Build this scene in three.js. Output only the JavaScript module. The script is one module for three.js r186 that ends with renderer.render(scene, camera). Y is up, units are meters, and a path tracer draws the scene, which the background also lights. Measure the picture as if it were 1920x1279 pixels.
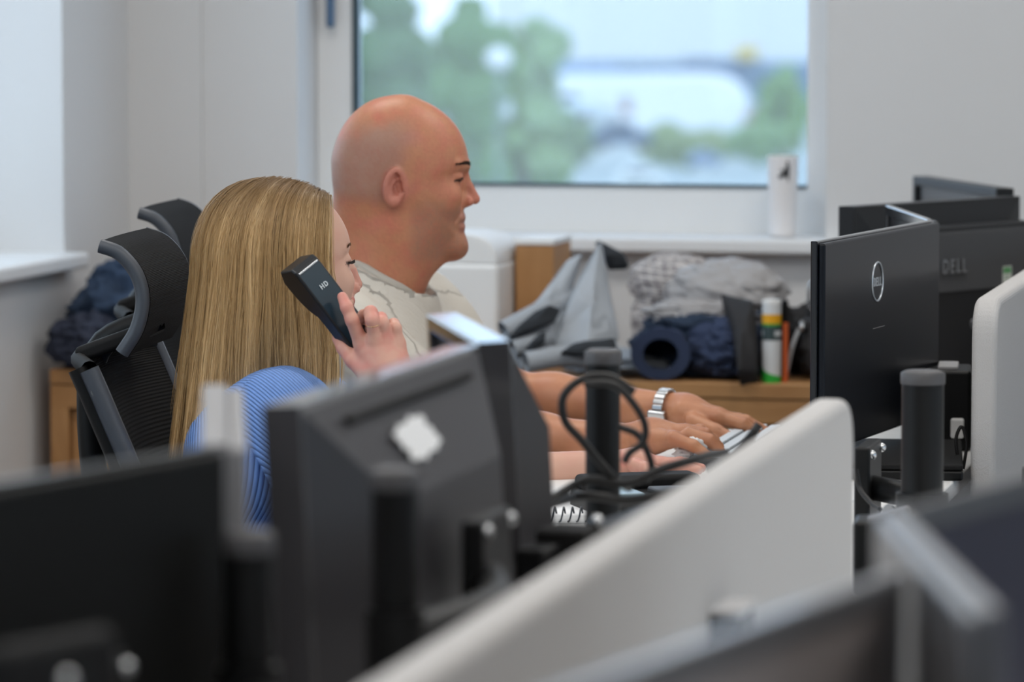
import * as THREE from 'three';
import { RoundedBoxGeometry } from 'three/addons/geometries/RoundedBoxGeometry.js';
import { mergeGeometries } from 'three/addons/utils/BufferGeometryUtils.js';
import { ImprovedNoise } from 'three/addons/math/ImprovedNoise.js';
import { FontLoader } from 'three/addons/loaders/FontLoader.js';
import { TextGeometry } from 'three/addons/geometries/TextGeometry.js';
import { RectAreaLightUniformsLib } from 'three/addons/lights/RectAreaLightUniformsLib.js';

// ---------- camera, sky, lights, exposure ----------
const scene = new THREE.Scene();
const FOCAL = 7600;                                  // focal length in pixels of the 1920 x 1279 frame
const camera = new THREE.PerspectiveCamera(2 * Math.atan(639.5 / FOCAL) * 180 / Math.PI, 1920 / 1279, 0.3, 900);
camera.position.set(0, 1.40, 0);
camera.rotation.order = 'YXZ';
camera.rotation.set(-Math.atan(619.5 / FOCAL), 12.8 * Math.PI / 180, 0);
camera.focus = 5.45;
camera.userData.fStop = 4.7;
camera.updateMatrixWorld(true);
const renderer = new THREE.WebGLRenderer({ antialias: true });
renderer.toneMapping = THREE.LinearToneMapping;
renderer.toneMappingExposure = 1.0;
renderer.shadowMap.enabled = true;
RectAreaLightUniformsLib.init();
const SKY = new THREE.Color().setRGB(1.85, 2.15, 2.60);   // even overcast
scene.background = SKY;
const LAMP = new THREE.Color().setRGB(1.0, 0.95, 0.89), LAMP_POWER = 9.5;   // ceiling panels, built with the ceiling
const PANELS = [[-1.95, -6.3], [-0.5, -6.3], [1.0, -6.3], [-1.95, -4.2], [-0.5, -4.2], [1.0, -4.2], [-1.95, -2.1], [-0.5, -2.1], [1.0, -2.1]];

// ---------- helpers ----------
const V = (x, y, z) => new THREE.Vector3(x, y, z);
const at = (px, py, depth) => V((px - 960) / FOCAL * depth, -(py - 639.5) / FOCAL * depth, -depth).applyMatrix4(camera.matrixWorld);   // a spot seen in the photograph, at its own distance
const onY = (px, py, y) => { const d = at(px, py, 1).sub(camera.position); return camera.position.clone().addScaledVector(d, (y - 1.40) / d.y); };
const onX = (px, py, x) => { const d = at(px, py, 1).sub(camera.position); return camera.position.clone().addScaledVector(d, x / d.x); };
let seed = 7;
const rnd = () => { seed = (seed + 0x6D2B79F5) | 0; let t = Math.imul(seed ^ seed >>> 15, 1 | seed); t = t + Math.imul(t ^ t >>> 7, 61 | t) ^ t; return ((t ^ t >>> 14) >>> 0) / 4294967296; };
const R = (a, b) => a + (b - a) * rnd();
const perlin = new ImprovedNoise();
const noise = (x, y, z) => perlin.noise(x, y, z);
const fbm = (x, y, z) => noise(x, y, z) + 0.5 * noise(2.1 * x, 2.1 * y, 2.1 * z) + 0.25 * noise(4.3 * x, 4.3 * y, 4.3 * z);
const clamp = THREE.MathUtils.clamp, lerp = THREE.MathUtils.lerp, sst = (a, b, x) => { const t = clamp((x - a) / (b - a), 0, 1); return t * t * (3 - 2 * t); };
const rgb = (r, g, b) => new THREE.Color().setRGB(r, g, b);
const taken = {};
const numbered = (n) => { const k = taken[n] = (taken[n] ?? -1) + 1; return k ? n + '_' + String(k).padStart(3, '0') : n; };
const std = (color, roughness = 0.6, more = {}) => new THREE.MeshStandardMaterial({ color: new THREE.Color(color), roughness, ...more });
const phy = (color, roughness = 0.6, more = {}) => new THREE.MeshPhysicalMaterial({ color: new THREE.Color(color), roughness, ...more });
function put(name, geo, mat, parent = scene, pos, rot) {
  const m = new THREE.Mesh(geo, mat); m.name = parent === scene ? numbered(name) : name;
  if (pos) m.position.set(...(pos.isVector3 ? pos.toArray() : pos));
  if (rot) m.rotation.set(...rot);
  m.castShadow = m.receiveShadow = true; parent.add(m); return m;
}
function tag(o, label, category, group) { o.userData.label = label; o.userData.category = category; if (group) o.userData.group = group; return o; }
function thing(name, label, category, pos = [0, 0, 0], turn = 0, group) {
  const g = new THREE.Group(); g.name = numbered(name); g.position.set(...(pos.isVector3 ? pos.toArray() : pos)); g.rotation.y = turn; scene.add(g);
  return tag(g, label, category, group);
}
function struct(name, geo, mat, pos, rot) { const m = put(name, geo, mat, scene, pos, rot); m.userData.kind = 'structure'; return m; }
const rbox = (w, h, d, r = 0.004, s = 2) => new RoundedBoxGeometry(w, h, d, s, Math.min(r, w / 2.01, h / 2.01, d / 2.01));
const box = (w, h, d) => metric(new THREE.BoxGeometry(w, h, d));
const cyl = (r1, r2, h, s = 32) => new THREE.CylinderGeometry(r1, r2, h, s);
const tube = (pts, r, n = 48, s = 8, closed = false) => new THREE.TubeGeometry(new THREE.CatmullRomCurve3(pts, closed), n, r, s, closed);
const move = (g, x, y, z) => g.translate(x, y, z);
const join = (list) => { const l = list.map((g) => { const n = g.index ? g.toNonIndexed() : g; for (const k of Object.keys(n.attributes)) if (!['position', 'normal', 'uv'].includes(k)) n.deleteAttribute(k); if (!n.attributes.uv) n.setAttribute('uv', new THREE.BufferAttribute(new Float32Array(n.attributes.position.count * 2), 2)); return n; }); return mergeGeometries(l); };
function metric(g, s = 1) {                            // uv in metres by the way each face points
  const p = g.attributes.position, n = g.attributes.normal, uv = new Float32Array(p.count * 2);
  for (let i = 0; i < p.count; i++) {
    const ax = Math.abs(n.getX(i)), ay = Math.abs(n.getY(i)), az = Math.abs(n.getZ(i));
    const [u, v] = ax >= ay && ax >= az ? [p.getZ(i), p.getY(i)] : ay >= az ? [p.getX(i), p.getZ(i)] : [p.getX(i), p.getY(i)];
    uv[2 * i] = u * s; uv[2 * i + 1] = v * s;
  }
  g.setAttribute('uv', new THREE.BufferAttribute(uv, 2)); return g;
}
function tex(w, h, fn, srgb = false, rep = 1) {
  const d = new Uint8Array(w * h * 4);
  for (let y = 0; y < h; y++) for (let x = 0; x < w; x++) { const c = fn(x / w, y / h), i = (y * w + x) * 4; if (typeof c === 'number') d[i] = d[i + 1] = d[i + 2] = clamp(c, 0, 1) * 255; else for (let k = 0; k < 3; k++) d[i + k] = clamp(c[k], 0, 1) * 255; d[i + 3] = 255; }
  const t = new THREE.DataTexture(d, w, h); t.wrapS = t.wrapT = THREE.RepeatWrapping; t.magFilter = THREE.LinearFilter; t.minFilter = THREE.LinearFilter; t.repeat.set(rep, rep);
  if (srgb) t.colorSpace = THREE.SRGBColorSpace; t.needsUpdate = true; return t;
}
function canvasTex(w, h, draw) { const c = document.createElement('canvas'); c.width = w; c.height = h; draw(c.getContext('2d'), w, h); const t = new THREE.CanvasTexture(c); t.colorSpace = THREE.SRGBColorSpace; return t; }
const tn = (u, v, f, s = 0) => { const a = u * 2 * Math.PI, b = v * 2 * Math.PI, q = f / 6.283; return noise(Math.cos(a) * q + s, Math.sin(a) * q + Math.cos(b) * q, Math.sin(b) * q - s); };   // tiling noise

// signed-distance pieces and a surface-nets mesher
const smin = (a, b, k) => { const h = Math.max(k - Math.abs(a - b), 0) / k; return Math.min(a, b) - h * h * k * 0.25; };
const smax = (a, b, k) => -smin(-a, -b, k);
function cap(a, b, ra, rb) {                           // tapered capsule between two points
  const ax = a.x, ay = a.y, az = a.z, bx = b.x - ax, by = b.y - ay, bz = b.z - az, L = bx * bx + by * by + bz * bz || 1e-9;
  return (x, y, z) => { const px = x - ax, py = y - ay, pz = z - az, t = clamp((px * bx + py * by + pz * bz) / L, 0, 1), dx = px - bx * t, dy = py - by * t, dz = pz - bz * t; return Math.sqrt(dx * dx + dy * dy + dz * dz) - (ra + (rb - ra) * t); };
}
const ell = (cx, cy, cz, rx, ry, rz) => (x, y, z) => { const a = (x - cx) / rx, b = (y - cy) / ry, c = (z - cz) / rz, k = Math.sqrt(a * a + b * b + c * c); return (k - 1) * Math.min(rx, ry, rz); };
const blend = (list, k) => (x, y, z) => { let d = list[0](x, y, z); for (let i = 1; i < list.length; i++) d = smin(d, list[i](x, y, z), k); return d; };
function nets(f, lo, hi, c, color) {
  const n = [0, 1, 2].map((i) => Math.ceil((hi[i] - lo[i]) / c) + 1), [nx, ny, nz] = n, val = new Float32Array(nx * ny * nz), id = new Int32Array(nx * ny * nz).fill(-1);
  for (let k = 0, i = 0; k < nz; k++) for (let j = 0; j < ny; j++) for (let q = 0; q < nx; q++, i++) val[i] = f(lo[0] + q * c, lo[1] + j * c, lo[2] + k * c);
  const pos = [], idx = [], sx = 1, sy = nx, sz = nx * ny, off = [0, sx, sy, sx + sy, sz, sz + sx, sz + sy, sz + sx + sy];
  const E = [[0, 1], [2, 3], [4, 5], [6, 7], [0, 2], [1, 3], [4, 6], [5, 7], [0, 4], [1, 5], [2, 6], [3, 7]];
  for (let k = 0; k < nz - 1; k++) for (let j = 0; j < ny - 1; j++) for (let q = 0; q < nx - 1; q++) {
    const b = q + j * sy + k * sz; let m = 0;
    for (let e = 0; e < 8; e++) if (val[b + off[e]] < 0) m |= 1 << e;
    if (m === 0 || m === 255) continue;
    let x = 0, y = 0, z = 0, w = 0;
    for (const [e0, e1] of E) if ((m >> e0 & 1) !== (m >> e1 & 1)) { const a = val[b + off[e0]], t = a / (a - val[b + off[e1]]); x += (e0 & 1) + t * ((e1 & 1) - (e0 & 1)); y += (e0 >> 1 & 1) + t * ((e1 >> 1 & 1) - (e0 >> 1 & 1)); z += (e0 >> 2) + t * ((e1 >> 2) - (e0 >> 2)); w++; }
    id[b] = pos.length / 3; pos.push(lo[0] + (q + x / w) * c, lo[1] + (j + y / w) * c, lo[2] + (k + z / w) * c);
  }
  const quad = (a, b, d, e, flip) => { if (a < 0 || b < 0 || d < 0 || e < 0) return; flip ? idx.push(a, d, b, b, d, e) : idx.push(a, b, d, b, e, d); };
  for (let k = 1; k < nz - 1; k++) for (let j = 1; j < ny - 1; j++) for (let q = 1; q < nx - 1; q++) {
    const b = q + j * sy + k * sz, s = val[b] < 0;
    if (s !== val[b + sx] < 0) quad(id[b - sy - sz], id[b - sz], id[b - sy], id[b], !s);
    if (s !== val[b + sy] < 0) quad(id[b - sx - sz], id[b - sx], id[b - sz], id[b], !s);
    if (s !== val[b + sz] < 0) quad(id[b - sx - sy], id[b - sy], id[b - sx], id[b], !s);
  }
  const g = new THREE.BufferGeometry(), N = new Float32Array(pos.length), h = c * 0.6, C = color && new Float32Array(pos.length);
  for (let i = 0; i < pos.length; i += 3) {
    const [x, y, z] = [pos[i], pos[i + 1], pos[i + 2]];
    let a = f(x + h, y, z) - f(x - h, y, z), b = f(x, y + h, z) - f(x, y - h, z), d = f(x, y, z + h) - f(x, y, z - h); const l = Math.hypot(a, b, d) || 1;
    N[i] = a / l; N[i + 1] = b / l; N[i + 2] = d / l;
    if (color) { const o = color(x, y, z); C[i] = o[0]; C[i + 1] = o[1]; C[i + 2] = o[2]; }
  }
  g.setAttribute('position', new THREE.BufferAttribute(new Float32Array(pos), 3)); g.setAttribute('normal', new THREE.BufferAttribute(N, 3));
  if (color) g.setAttribute('color', new THREE.BufferAttribute(C, 3));
  g.setIndex(idx); return g;
}
const font = await new FontLoader().loadAsync('fonts/droid/droid_sans_bold.typeface.json');
const letters = (s, size, depth) => { const g = new TextGeometry(s, { font, size, depth, curveSegments: 4 }); g.computeBoundingBox(); const b = g.boundingBox; return g.translate(-(b.min.x + b.max.x) / 2, -(b.min.y + b.max.y) / 2, 0); };

// ---------- materials ----------
const woodMap = tex(512, 512, (u, v) => { const g = tn(u, v * 0.999, 5, 1) * 0.5 + noise(u * 1, v * 90 + tn(u, v, 3, 4) * 5, 3) * 0.25 + noise(u * 6, v * 260, 8) * 0.16; return [0.70 + g * 0.13, 0.52 + g * 0.13, 0.335 + g * 0.12]; }, true, 1.4);
const woodUp = woodMap.clone(); woodUp.rotation = Math.PI / 2; woodUp.needsUpdate = true;
const weave = tex(128, 128, (u, v) => 0.5 + 0.25 * Math.sin(u * 2 * Math.PI * 32) * Math.cos(v * 2 * Math.PI * 32) + 0.35 * tn(u, v, 40, 2), false, 16);
const plaster = tex(256, 256, (u, v) => 0.5 + 0.35 * tn(u, v, 30, 3) + 0.25 * tn(u, v, 90, 5), false, 2);
const meshBump = tex(64, 64, (u, v) => 0.5 + 0.5 * Math.sin(v * 2 * Math.PI * 16) * (0.7 + 0.3 * Math.sin(u * 2 * Math.PI * 16)), false, 20);
const cloth = tex(256, 256, (u, v) => 0.5 + 0.4 * tn(u, v, 26, 6) + 0.2 * tn(u, v, 100, 7), false, 6);
const carpet = tex(256, 256, (u, v) => { const g = tn(u, v, 90, 1) * 0.12 + tn(u, v, 20, 2) * 0.04; return [0.30 + g, 0.31 + g, 0.33 + g]; }, true, 1.5);
const MAT = {
  wall: std(rgb(0.70, 0.70, 0.70), 0.9, { bumpMap: plaster, bumpScale: 0.0006 }), ceiling: std(rgb(0.82, 0.82, 0.81), 0.9), floor: std('#ffffff', 0.95, { map: carpet }),
  upvc: std(rgb(0.84, 0.85, 0.85), 0.35), sill: std(rgb(0.80, 0.81, 0.82), 0.4), gasket: std('#2f444c', 0.6), handle: std('#5d7896', 0.35, { metalness: 0.5 }),
  wood: std('#ffffff', 0.55, { map: woodMap }), woodUp: std('#ffffff', 0.55, { map: woodUp }), desk: std(rgb(0.80, 0.80, 0.79), 0.45),
  black: phy('#111213', 0.42, { specularIntensity: 0.55 }), blackMatt: phy('#141415', 0.7, { specularIntensity: 0.5 }), grey: std('#4b4d51', 0.5), midGrey: std('#6d6c6f', 0.5), steel: std('#c9cbcd', 0.25, { metalness: 1 }), paleGrey: std('#b9b9bb', 0.5),
  screen: phy('#0c0c12', 0.25), white: std(rgb(0.82, 0.82, 0.81), 0.6), paper: std(rgb(0.86, 0.87, 0.88), 0.8),
  divider: std(rgb(0.53, 0.52, 0.515), 0.95, { bumpMap: weave, bumpScale: 0.0008 }), chairMesh: phy('#151413', 0.85, { specularIntensity: 0.4, bumpMap: meshBump, bumpScale: 0.0015 }), chairFrame: std('#444951', 0.45),
  cable: std('#1a1a1b', 0.5),
};

// ---------- the room ----------
struct('floor', metric(new THREE.BoxGeometry(9.2, 0.2, 12)), MAT.floor, [1.7, -0.1, -2.3]);
struct('ceiling', box(9.2, 0.2, 12), MAT.ceiling, [1.7, 2.8, -2.3]);
const CEIL = 2.7;
{ // far wall with the window opening (x -2.245 .. -1.165, y 0.95 .. 2.2)
  const z0 = -8.10, x0 = -2.245, x1 = -1.165, T = 0.36;
  const g = join([box(0.355 + 0.3, CEIL, T).translate(x0 - 0.3275, CEIL / 2, z0), box(6.2 - x1, CEIL, T).translate((6.2 + x1) / 2, CEIL / 2, z0),
    box(x1 - x0, 0.93, T).translate((x0 + x1) / 2, 0.465, z0), box(x1 - x0, 0.5, T).translate((x0 + x1) / 2, 2.45, z0)]);
  struct('wall_far', g, MAT.wall);
  struct('trim_5', box(0.155, CEIL, 0.012), MAT.wall, [-2.5225, CEIL / 2, -7.914]);
  const w = struct('window_1', join([box(0.075, 1.245, 0.07).translate(x0 + 0.0375 + 0.002, 1.575, 0), box(0.058, 1.245, 0.07).translate(x1 - 0.031, 1.575, 0), box(0.943, 0.092, 0.066).translate(x0 + 0.077 + 0.4715, 0.9985, 0), box(0.943, 0.09, 0.066).translate(x0 + 0.077 + 0.4715, 2.15, 0)]), MAT.upvc, [0, 0, -8.1]);
  put('window_bead', join([box(0.012, 1.05, 0.02).translate(x0 + 0.083, 1.575, 0.03), box(0.93, 0.006, 0.02).translate(-1.69, 1.0475, 0.03)]), MAT.gasket, w);
  put('window_pane', box(0.955, 1.06, 0.006), new THREE.MeshPhysicalMaterial({ color: rgb(0.85, 0.92, 0.97), roughness: 0.0, transmission: 0.82, thickness: 0, ior: 1.45 }), w, [-1.695, 1.56, 0]);  // outdoor haze put into the pane as a pale diffuse veil
  const h = put('window_handle', rbox(0.016, 0.13, 0.022, 0.007), MAT.handle, w, [-2.208, 1.43, 0.06]);
  put('handle_rose', rbox(0.03, 0.07, 0.012, 0.006), MAT.handle, h, [0, 0.06, -0.014]);
  struct('trim_1', rbox(1.16, 0.03, 0.25, 0.008), MAT.sill, [-1.705, 0.9375, -7.985]);
}
{ // left wall with two window openings
  const T = 0.34, x = -2.6 - T / 2, parts = [], top = 2.25, low = 0.93, openings = [[-7.5, -5.7], [-4.6, -2.4], [-1.4, 1.2]];
  let z = -8.26;
  for (const [a, b] of openings) { parts.push(box(T, CEIL, a - z).translate(x, CEIL / 2, (a + z) / 2), box(T, low, b - a).translate(x, low / 2, (a + b) / 2), box(T, CEIL - top, b - a).translate(x, (CEIL + top) / 2, (a + b) / 2)); z = b; }
  parts.push(box(T, CEIL, 3.7 - z).translate(x, CEIL / 2, (3.7 + z) / 2));
  struct('wall_left', join(parts), MAT.wall);
  openings.forEach(([a, b], i) => {
    const L = b - a, m = (a + b) / 2;
    const w = struct('window_' + (i + 2), join([box(0.06, 1.16, 0.07).translate(0, 1.59, -L / 2 + 0.035), box(0.06, 1.16, 0.07).translate(0, 1.59, L / 2 - 0.035), box(0.06, 1.16, 0.06).translate(0, 1.59, 0), box(0.06, 0.08, L).translate(0, 0.97, 0), box(0.06, 0.08, L).translate(0, 2.21, 0)]), MAT.upvc, [-2.88, 0, m]);
    put('window_pane', box(0.006, 1.2, L - 0.1), new THREE.MeshPhysicalMaterial({ color: rgb(0.9, 0.95, 0.96), roughness: 0, transmission: 1, thickness: 0, ior: 1.45 }), w, [0, 1.59, 0]);
    struct('trim_' + (i + 2), rbox(0.33, 0.03, L + 0.05, 0.008), MAT.sill, [-2.72, 0.915, m]);
  });
}
{ // right wall, out of the frame: its windows light the left wall and show in the monitor backs
  const T = 0.3, x = 4.2, parts = [], top = 2.25, low = 0.93, openings = [[-7.2, -4.9], [-4.1, -1.8], [-1.0, 1.3]];
  let z = -8.26;
  for (const [a, b] of openings) { parts.push(box(T, CEIL, a - z).translate(x, CEIL / 2, (a + z) / 2), box(T, low, b - a).translate(x, low / 2, (a + b) / 2), box(T, CEIL - top, b - a).translate(x, (CEIL + top) / 2, (a + b) / 2)); z = b; }
  parts.push(box(T, CEIL, 3.7 - z).translate(x, CEIL / 2, (3.7 + z) / 2));
  struct('wall_right', join(parts), MAT.wall);
  openings.forEach(([a, b], i) => {
    const L = b - a, m = (a + b) / 2;
    const w = struct('window_' + (i + 5), join([box(0.06, 1.16, 0.07).translate(0, 1.59, -L / 2 + 0.035), box(0.06, 1.16, 0.07).translate(0, 1.59, L / 2 - 0.035), box(0.06, 1.16, 0.06).translate(0, 1.59, 0), box(0.06, 0.08, L).translate(0, 0.97, 0), box(0.06, 0.08, L).translate(0, 2.21, 0)]), MAT.upvc, [4.25, 0, m]);
    put('window_pane', box(0.006, 1.2, L - 0.1), new THREE.MeshPhysicalMaterial({ color: rgb(0.9, 0.95, 0.96), roughness: 0, transmission: 1, thickness: 0, ior: 1.45 }), w, [0, 1.59, 0]);
  });
}
struct('wall_near', box(9.2, CEIL, 0.2), MAT.wall, [1.7, CEIL / 2, 3.6]);
PANELS.forEach(([x, z]) => {
  const g = thing('ceiling_light', 'square white ceiling light panel above the desks', 'ceiling light', [x, CEIL, z], 0, 'ceiling light panels over the office');
  put('frame', join([box(0.62, 0.012, 0.012).translate(0, -0.006, 0.304), box(0.62, 0.012, 0.012).translate(0, -0.006, -0.304), box(0.012, 0.012, 0.6).translate(0.304, -0.006, 0), box(0.012, 0.012, 0.6).translate(-0.304, -0.006, 0)]), MAT.white, g);
  put('diffuser', box(0.596, 0.006, 0.596), std('#ffffff', 0.5, { emissive: LAMP, emissiveIntensity: 1.2 }), g, [0, -0.004, 0]);
  const l = new THREE.RectAreaLight(LAMP, LAMP_POWER, 0.59, 0.59); l.position.set(0, -0.014, 0); l.rotation.x = -Math.PI / 2; g.add(l);
});

// ---------- outside the far window (one storey down) ----------
const GROUND = -4.5;
struct('ground', new THREE.BoxGeometry(900, 0.3, 560).translate(0, -0.15, 0), std(rgb(0.36, 0.41, 0.40), 0.95), [-60, GROUND, -292]);
function leafCrown(rad, n, r) {
  const g = [];
  for (let i = 0; i < n; i++) { const d = V(R(-1, 1), R(-1, 1), R(-1, 1)).normalize().multiplyScalar(Math.cbrt(rnd())); const b = new THREE.IcosahedronGeometry(r * R(0.6, 1.25), 2); const p = b.attributes.position; for (let k = 0; k < p.count; k++) { const s = 1 + 0.28 * noise(p.getX(k) * 3 / r + i, p.getY(k) * 3 / r, p.getZ(k) * 3 / r); p.setXYZ(k, p.getX(k) * s, p.getY(k) * s, p.getZ(k) * s); } b.computeVertexNormals(); g.push(b.translate(d.x * rad[0], d.y * rad[1], d.z * rad[2])); }
  return join(g);
}
function tree(px, depth, topPy, widthPx, color, label, dens = 46) {
  const base = at(px, 100, depth); base.y = GROUND;
  const top = at(px, topPy, depth).y, w = widthPx / FOCAL * depth / 2, H = top - GROUND, cy = H * 0.56;
  const t = thing('broadleaf_tree', label, 'tree', base, 0, 'trees outside the window');
  put('trunk', cyl(0.16, 0.26, H * 0.5, 12).translate(0, H * 0.25, 0), std('#6b6258', 0.9), t);
  put('crown', leafCrown([w * 0.78, H * 0.36, w * 0.78], dens, w * 0.34), std(color, 0.9), t, [0, cy, 0]);
}
tree(700, 62, -90, 250, '#56754a', 'teal green tree at the left edge of the window view');
tree(860, 70, -110, 260, '#668a57', 'light green tree behind the bald man in the window view');
tree(985, 84, -40, 190, '#7c9a63', 'pale green tree nearest the pale warehouse in the window view');
tree(790, 56, 120, 250, '#4f6c49', 'low blue green tree just behind the bald head');
tree(1470, 150, 118, 110, '#6c9150', 'bright green tree at the right edge of the window view');
function bush(px, py, depth, w, h, color, label) { const p = at(px, py, depth), s = depth / FOCAL; const b = put('hedge_bush', leafCrown([w * s * 0.42, h * s * 0.3, w * s * 0.2], 26, h * s * 0.34), std(color, 0.9), scene, [p.x, Math.max(p.y, GROUND + h * s * 0.5), p.z]); tag(b, label, 'bush', 'bushes outside the window'); }
bush(1050, 255, 118, 150, 90, '#5f7d50', 'grey green bush left of the blue car outside');
bush(1290, 272, 125, 230, 70, '#83945f', 'pale olive bush under the white vehicle outside');
bush(1420, 265, 122, 120, 70, '#6f9058', 'light green bush below the bright tree outside');
bush(960, 290, 100, 170, 110, '#587650', 'blue green bush low in the window view beside the bald man');
{
  const wh = thing('warehouse', 'huge pale ribbed warehouse wall filling the upper right of the window view', 'building', [at(1300, 60, 262).x, GROUND, at(1300, 60, 262).z], 0.22);
  put('wall', new THREE.BoxGeometry(26, 22, 14).translate(0, 11, -7), std(rgb(0.90, 0.89, 0.87), 0.8), wh);
  for (let i = 0; i < 26; i++) put('cladding_rib', new THREE.BoxGeometry(0.25, 22, 0.2).translate(-12.6 + i, 11, 0.1), std(rgb(0.88, 0.87, 0.85), 0.8), wh);
  put('plinth', new THREE.BoxGeometry(26.2, 2.6, 0.5).translate(0, 1.3, 0.2), std('#6787a2', 0.8), wh);
}
function vehicleBody(name, label, cat, px, py, depth, w, h, color, round = 0.3) {
  const s = depth / FOCAL, p = at(px, py, depth), o = put(name, rbox(w * s, h * s, Math.min(2.4, w * s * 0.6), Math.min(w, h) * s * round, 4), std(color, 0.5), scene, p, [0, 0.22, 0]);
  return tag(o, label, cat);
}
{ // the long white rounded body
  const s = 190 / FOCAL, p = at(1200, 192, 190), sh = new THREE.Shape();
  sh.moveTo(-200 * s, 40 * s); sh.lineTo(120 * s, 46 * s); sh.quadraticCurveTo(192 * s, 44 * s, 192 * s, -6 * s); sh.lineTo(188 * s, -44 * s); sh.lineTo(-20 * s, -44 * s); sh.quadraticCurveTo(-50 * s, 14 * s, -200 * s, 30 * s); sh.closePath();
  const v = thing('large_white_vehicle', 'large white round-nosed vehicle parked outside in front of the warehouse', 'vehicle', p, 0.22);
  put('body', new THREE.ExtrudeGeometry(sh, { depth: 3, bevelEnabled: true, bevelSize: 0.25, bevelThickness: 0.25, bevelSegments: 3 }).translate(0, 0, -1.5), std(rgb(0.95, 0.95, 0.95), 0.35), v);
  put('orange_panel', rbox(26 * s, 34 * s, 0.1, 0.03), std('#d9886c', 0.6), v, [-28 * s, -4 * s, 1.7]);
  put('undercarriage', rbox(330 * s, 30 * s, 2.2, 0.2), std('#8da0b4', 0.7), v, [-10 * s, -62 * s, -0.4]);
  for (const x of [-120, 60, 130]) put('wheel', cyl(0.5, 0.5, 0.4, 16).rotateX(Math.PI / 2), std('#3b4652', 0.8), v, [x * s, -82 * s, 0.9]);
}
vehicleBody('shipping_container', 'dark blue container behind the white vehicle outside', 'container', 1345, 130, 200, 130, 42, '#56718f', 0.1);
vehicleBody('shipping_container', 'slate blue container under the yellow digger outside', 'container', 1440, 150, 198, 90, 46, '#5f7c93', 0.1);
vehicleBody('shipping_container', 'blue flat container left of the white vehicle outside', 'container', 1100, 132, 205, 110, 16, '#7f9fc9', 0.1);
{
  const s = 196 / FOCAL, p = at(1400, 100, 196), d = thing('yellow_digger', 'small yellow digger standing above the blue containers outside', 'digger', p, 0.22);
  put('cab', rbox(40 * s, 26 * s, 1.2, 0.1), std('#e6c765', 0.5), d); put('boom', rbox(46 * s, 9 * s, 0.5, 0.05), std('#e6c765', 0.5), d, [-6 * s, 10 * s, 0.5], [0, 0, 0.2]); put('track', rbox(46 * s, 10 * s, 1.4, 0.1), std('#555f66', 0.7), d, [0, -16 * s, 0]);
}
function car(px, py, depth, w, color, label) {
  const s = depth / FOCAL, g = thing('parked_car', label, 'car', at(px, py, depth), 0.22, 'cars parked outside');
  put('body', rbox(w * s, w * s * 0.22, 1.7, w * s * 0.06, 3), std(color, 0.35), g); put('cabin', rbox(w * s * 0.55, w * s * 0.2, 1.5, w * s * 0.08, 3), std(color, 0.35), g, [-0.05 * w * s, w * s * 0.18, 0]);
  put('windows', rbox(w * s * 0.47, w * s * 0.12, 1.56, w * s * 0.03), std('#2d3c48', 0.2), g, [-0.05 * w * s, w * s * 0.19, 0]);
  for (const x of [-0.3, 0.3]) put('wheel', cyl(w * s * 0.09, w * s * 0.09, 0.25, 16).rotateX(Math.PI / 2), std('#272c30', 0.8), g, [x * w * s, -w * s * 0.11, 0.75]);
}
car(1165, 258, 115, 110, '#2f5878', 'dark blue car parked outside below the white vehicle');
car(1200, 338, 92, 90, '#e9ebe6', 'white car low in the middle of the window view');
car(1320, 300, 105, 60, '#7390b5', 'steel blue car right of the middle of the window view');
car(930, 205, 150, 150, '#e8eef0', 'white car left of the white vehicle outside');
car(1060, 205, 155, 120, '#dfe9ee', 'pale silver car nearest the white vehicle outside');
car(1440, 222, 160, 90, '#a05a68', 'dull red car at the right edge of the window view');
{ const p = at(935, 110, 60), b = put('highlight_ball', new THREE.SphereGeometry(0.2, 24, 16).scale(1, 0.85, 0.6), std(rgb(0.95, 0.95, 0.95), 0.3), scene, p); tag(b, 'round white highlight ball among the trees outside the window', 'highlight ball'); put('bracket', cyl(0.03, 0.03, p.y - GROUND, 8).translate(0, -(p.y - GROUND) / 2, 0), std('#8a9a98', 0.6), b); }  // white ball on a post, standing in for a blurred highlight

// ---------- oak cabinet run under the window ----------
{
  const g = thing('oak_credenza', 'long oak credenza of framed doors standing under the window', 'cabinet', [-1.82, 0, -7.5]);
  const W = 1.48, H = 0.72, D = 0.4;
  put('top', metric(rbox(W, 0.028, D + 0.01, 0.003)), MAT.wood, g, [0, H - 0.014, 0]);
  put('carcass', box(W - 0.02, H - 0.09, D - 0.04), MAT.woodUp, g, [0, (H - 0.028) / 2 + 0.03, -0.01]);
  put('plinth', box(W - 0.02, 0.06, D - 0.05), MAT.wood, g, [0, 0.03, -0.01]);
  put('top_rail', metric(rbox(W, 0.045, 0.02, 0.002)), MAT.wood, g, [0, H - 0.052, D / 2 - 0.008]);
  for (let i = 0; i < 5; i++) put('stile', metric(rbox(0.036, H - 0.13, 0.02, 0.002)), MAT.woodUp, g, [-W / 2 + 0.018 + i * (W - 0.036) / 4, (H - 0.075) / 2 + 0.03, D / 2 - 0.008]);
  for (let i = 0; i < 4; i++) { const d = put('door', metric(rbox((W - 0.036) / 4 - 0.042, H - 0.14, 0.012, 0.002)), MAT.woodUp, g, [-W / 2 + 0.018 + (i + 0.5) * (W - 0.036) / 4, (H - 0.075) / 2 + 0.03, D / 2 - 0.018]); put('knob', new THREE.SphereGeometry(0.011, 16, 10), MAT.steel, d, [0.12, 0.1, 0.012]); }
}
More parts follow.
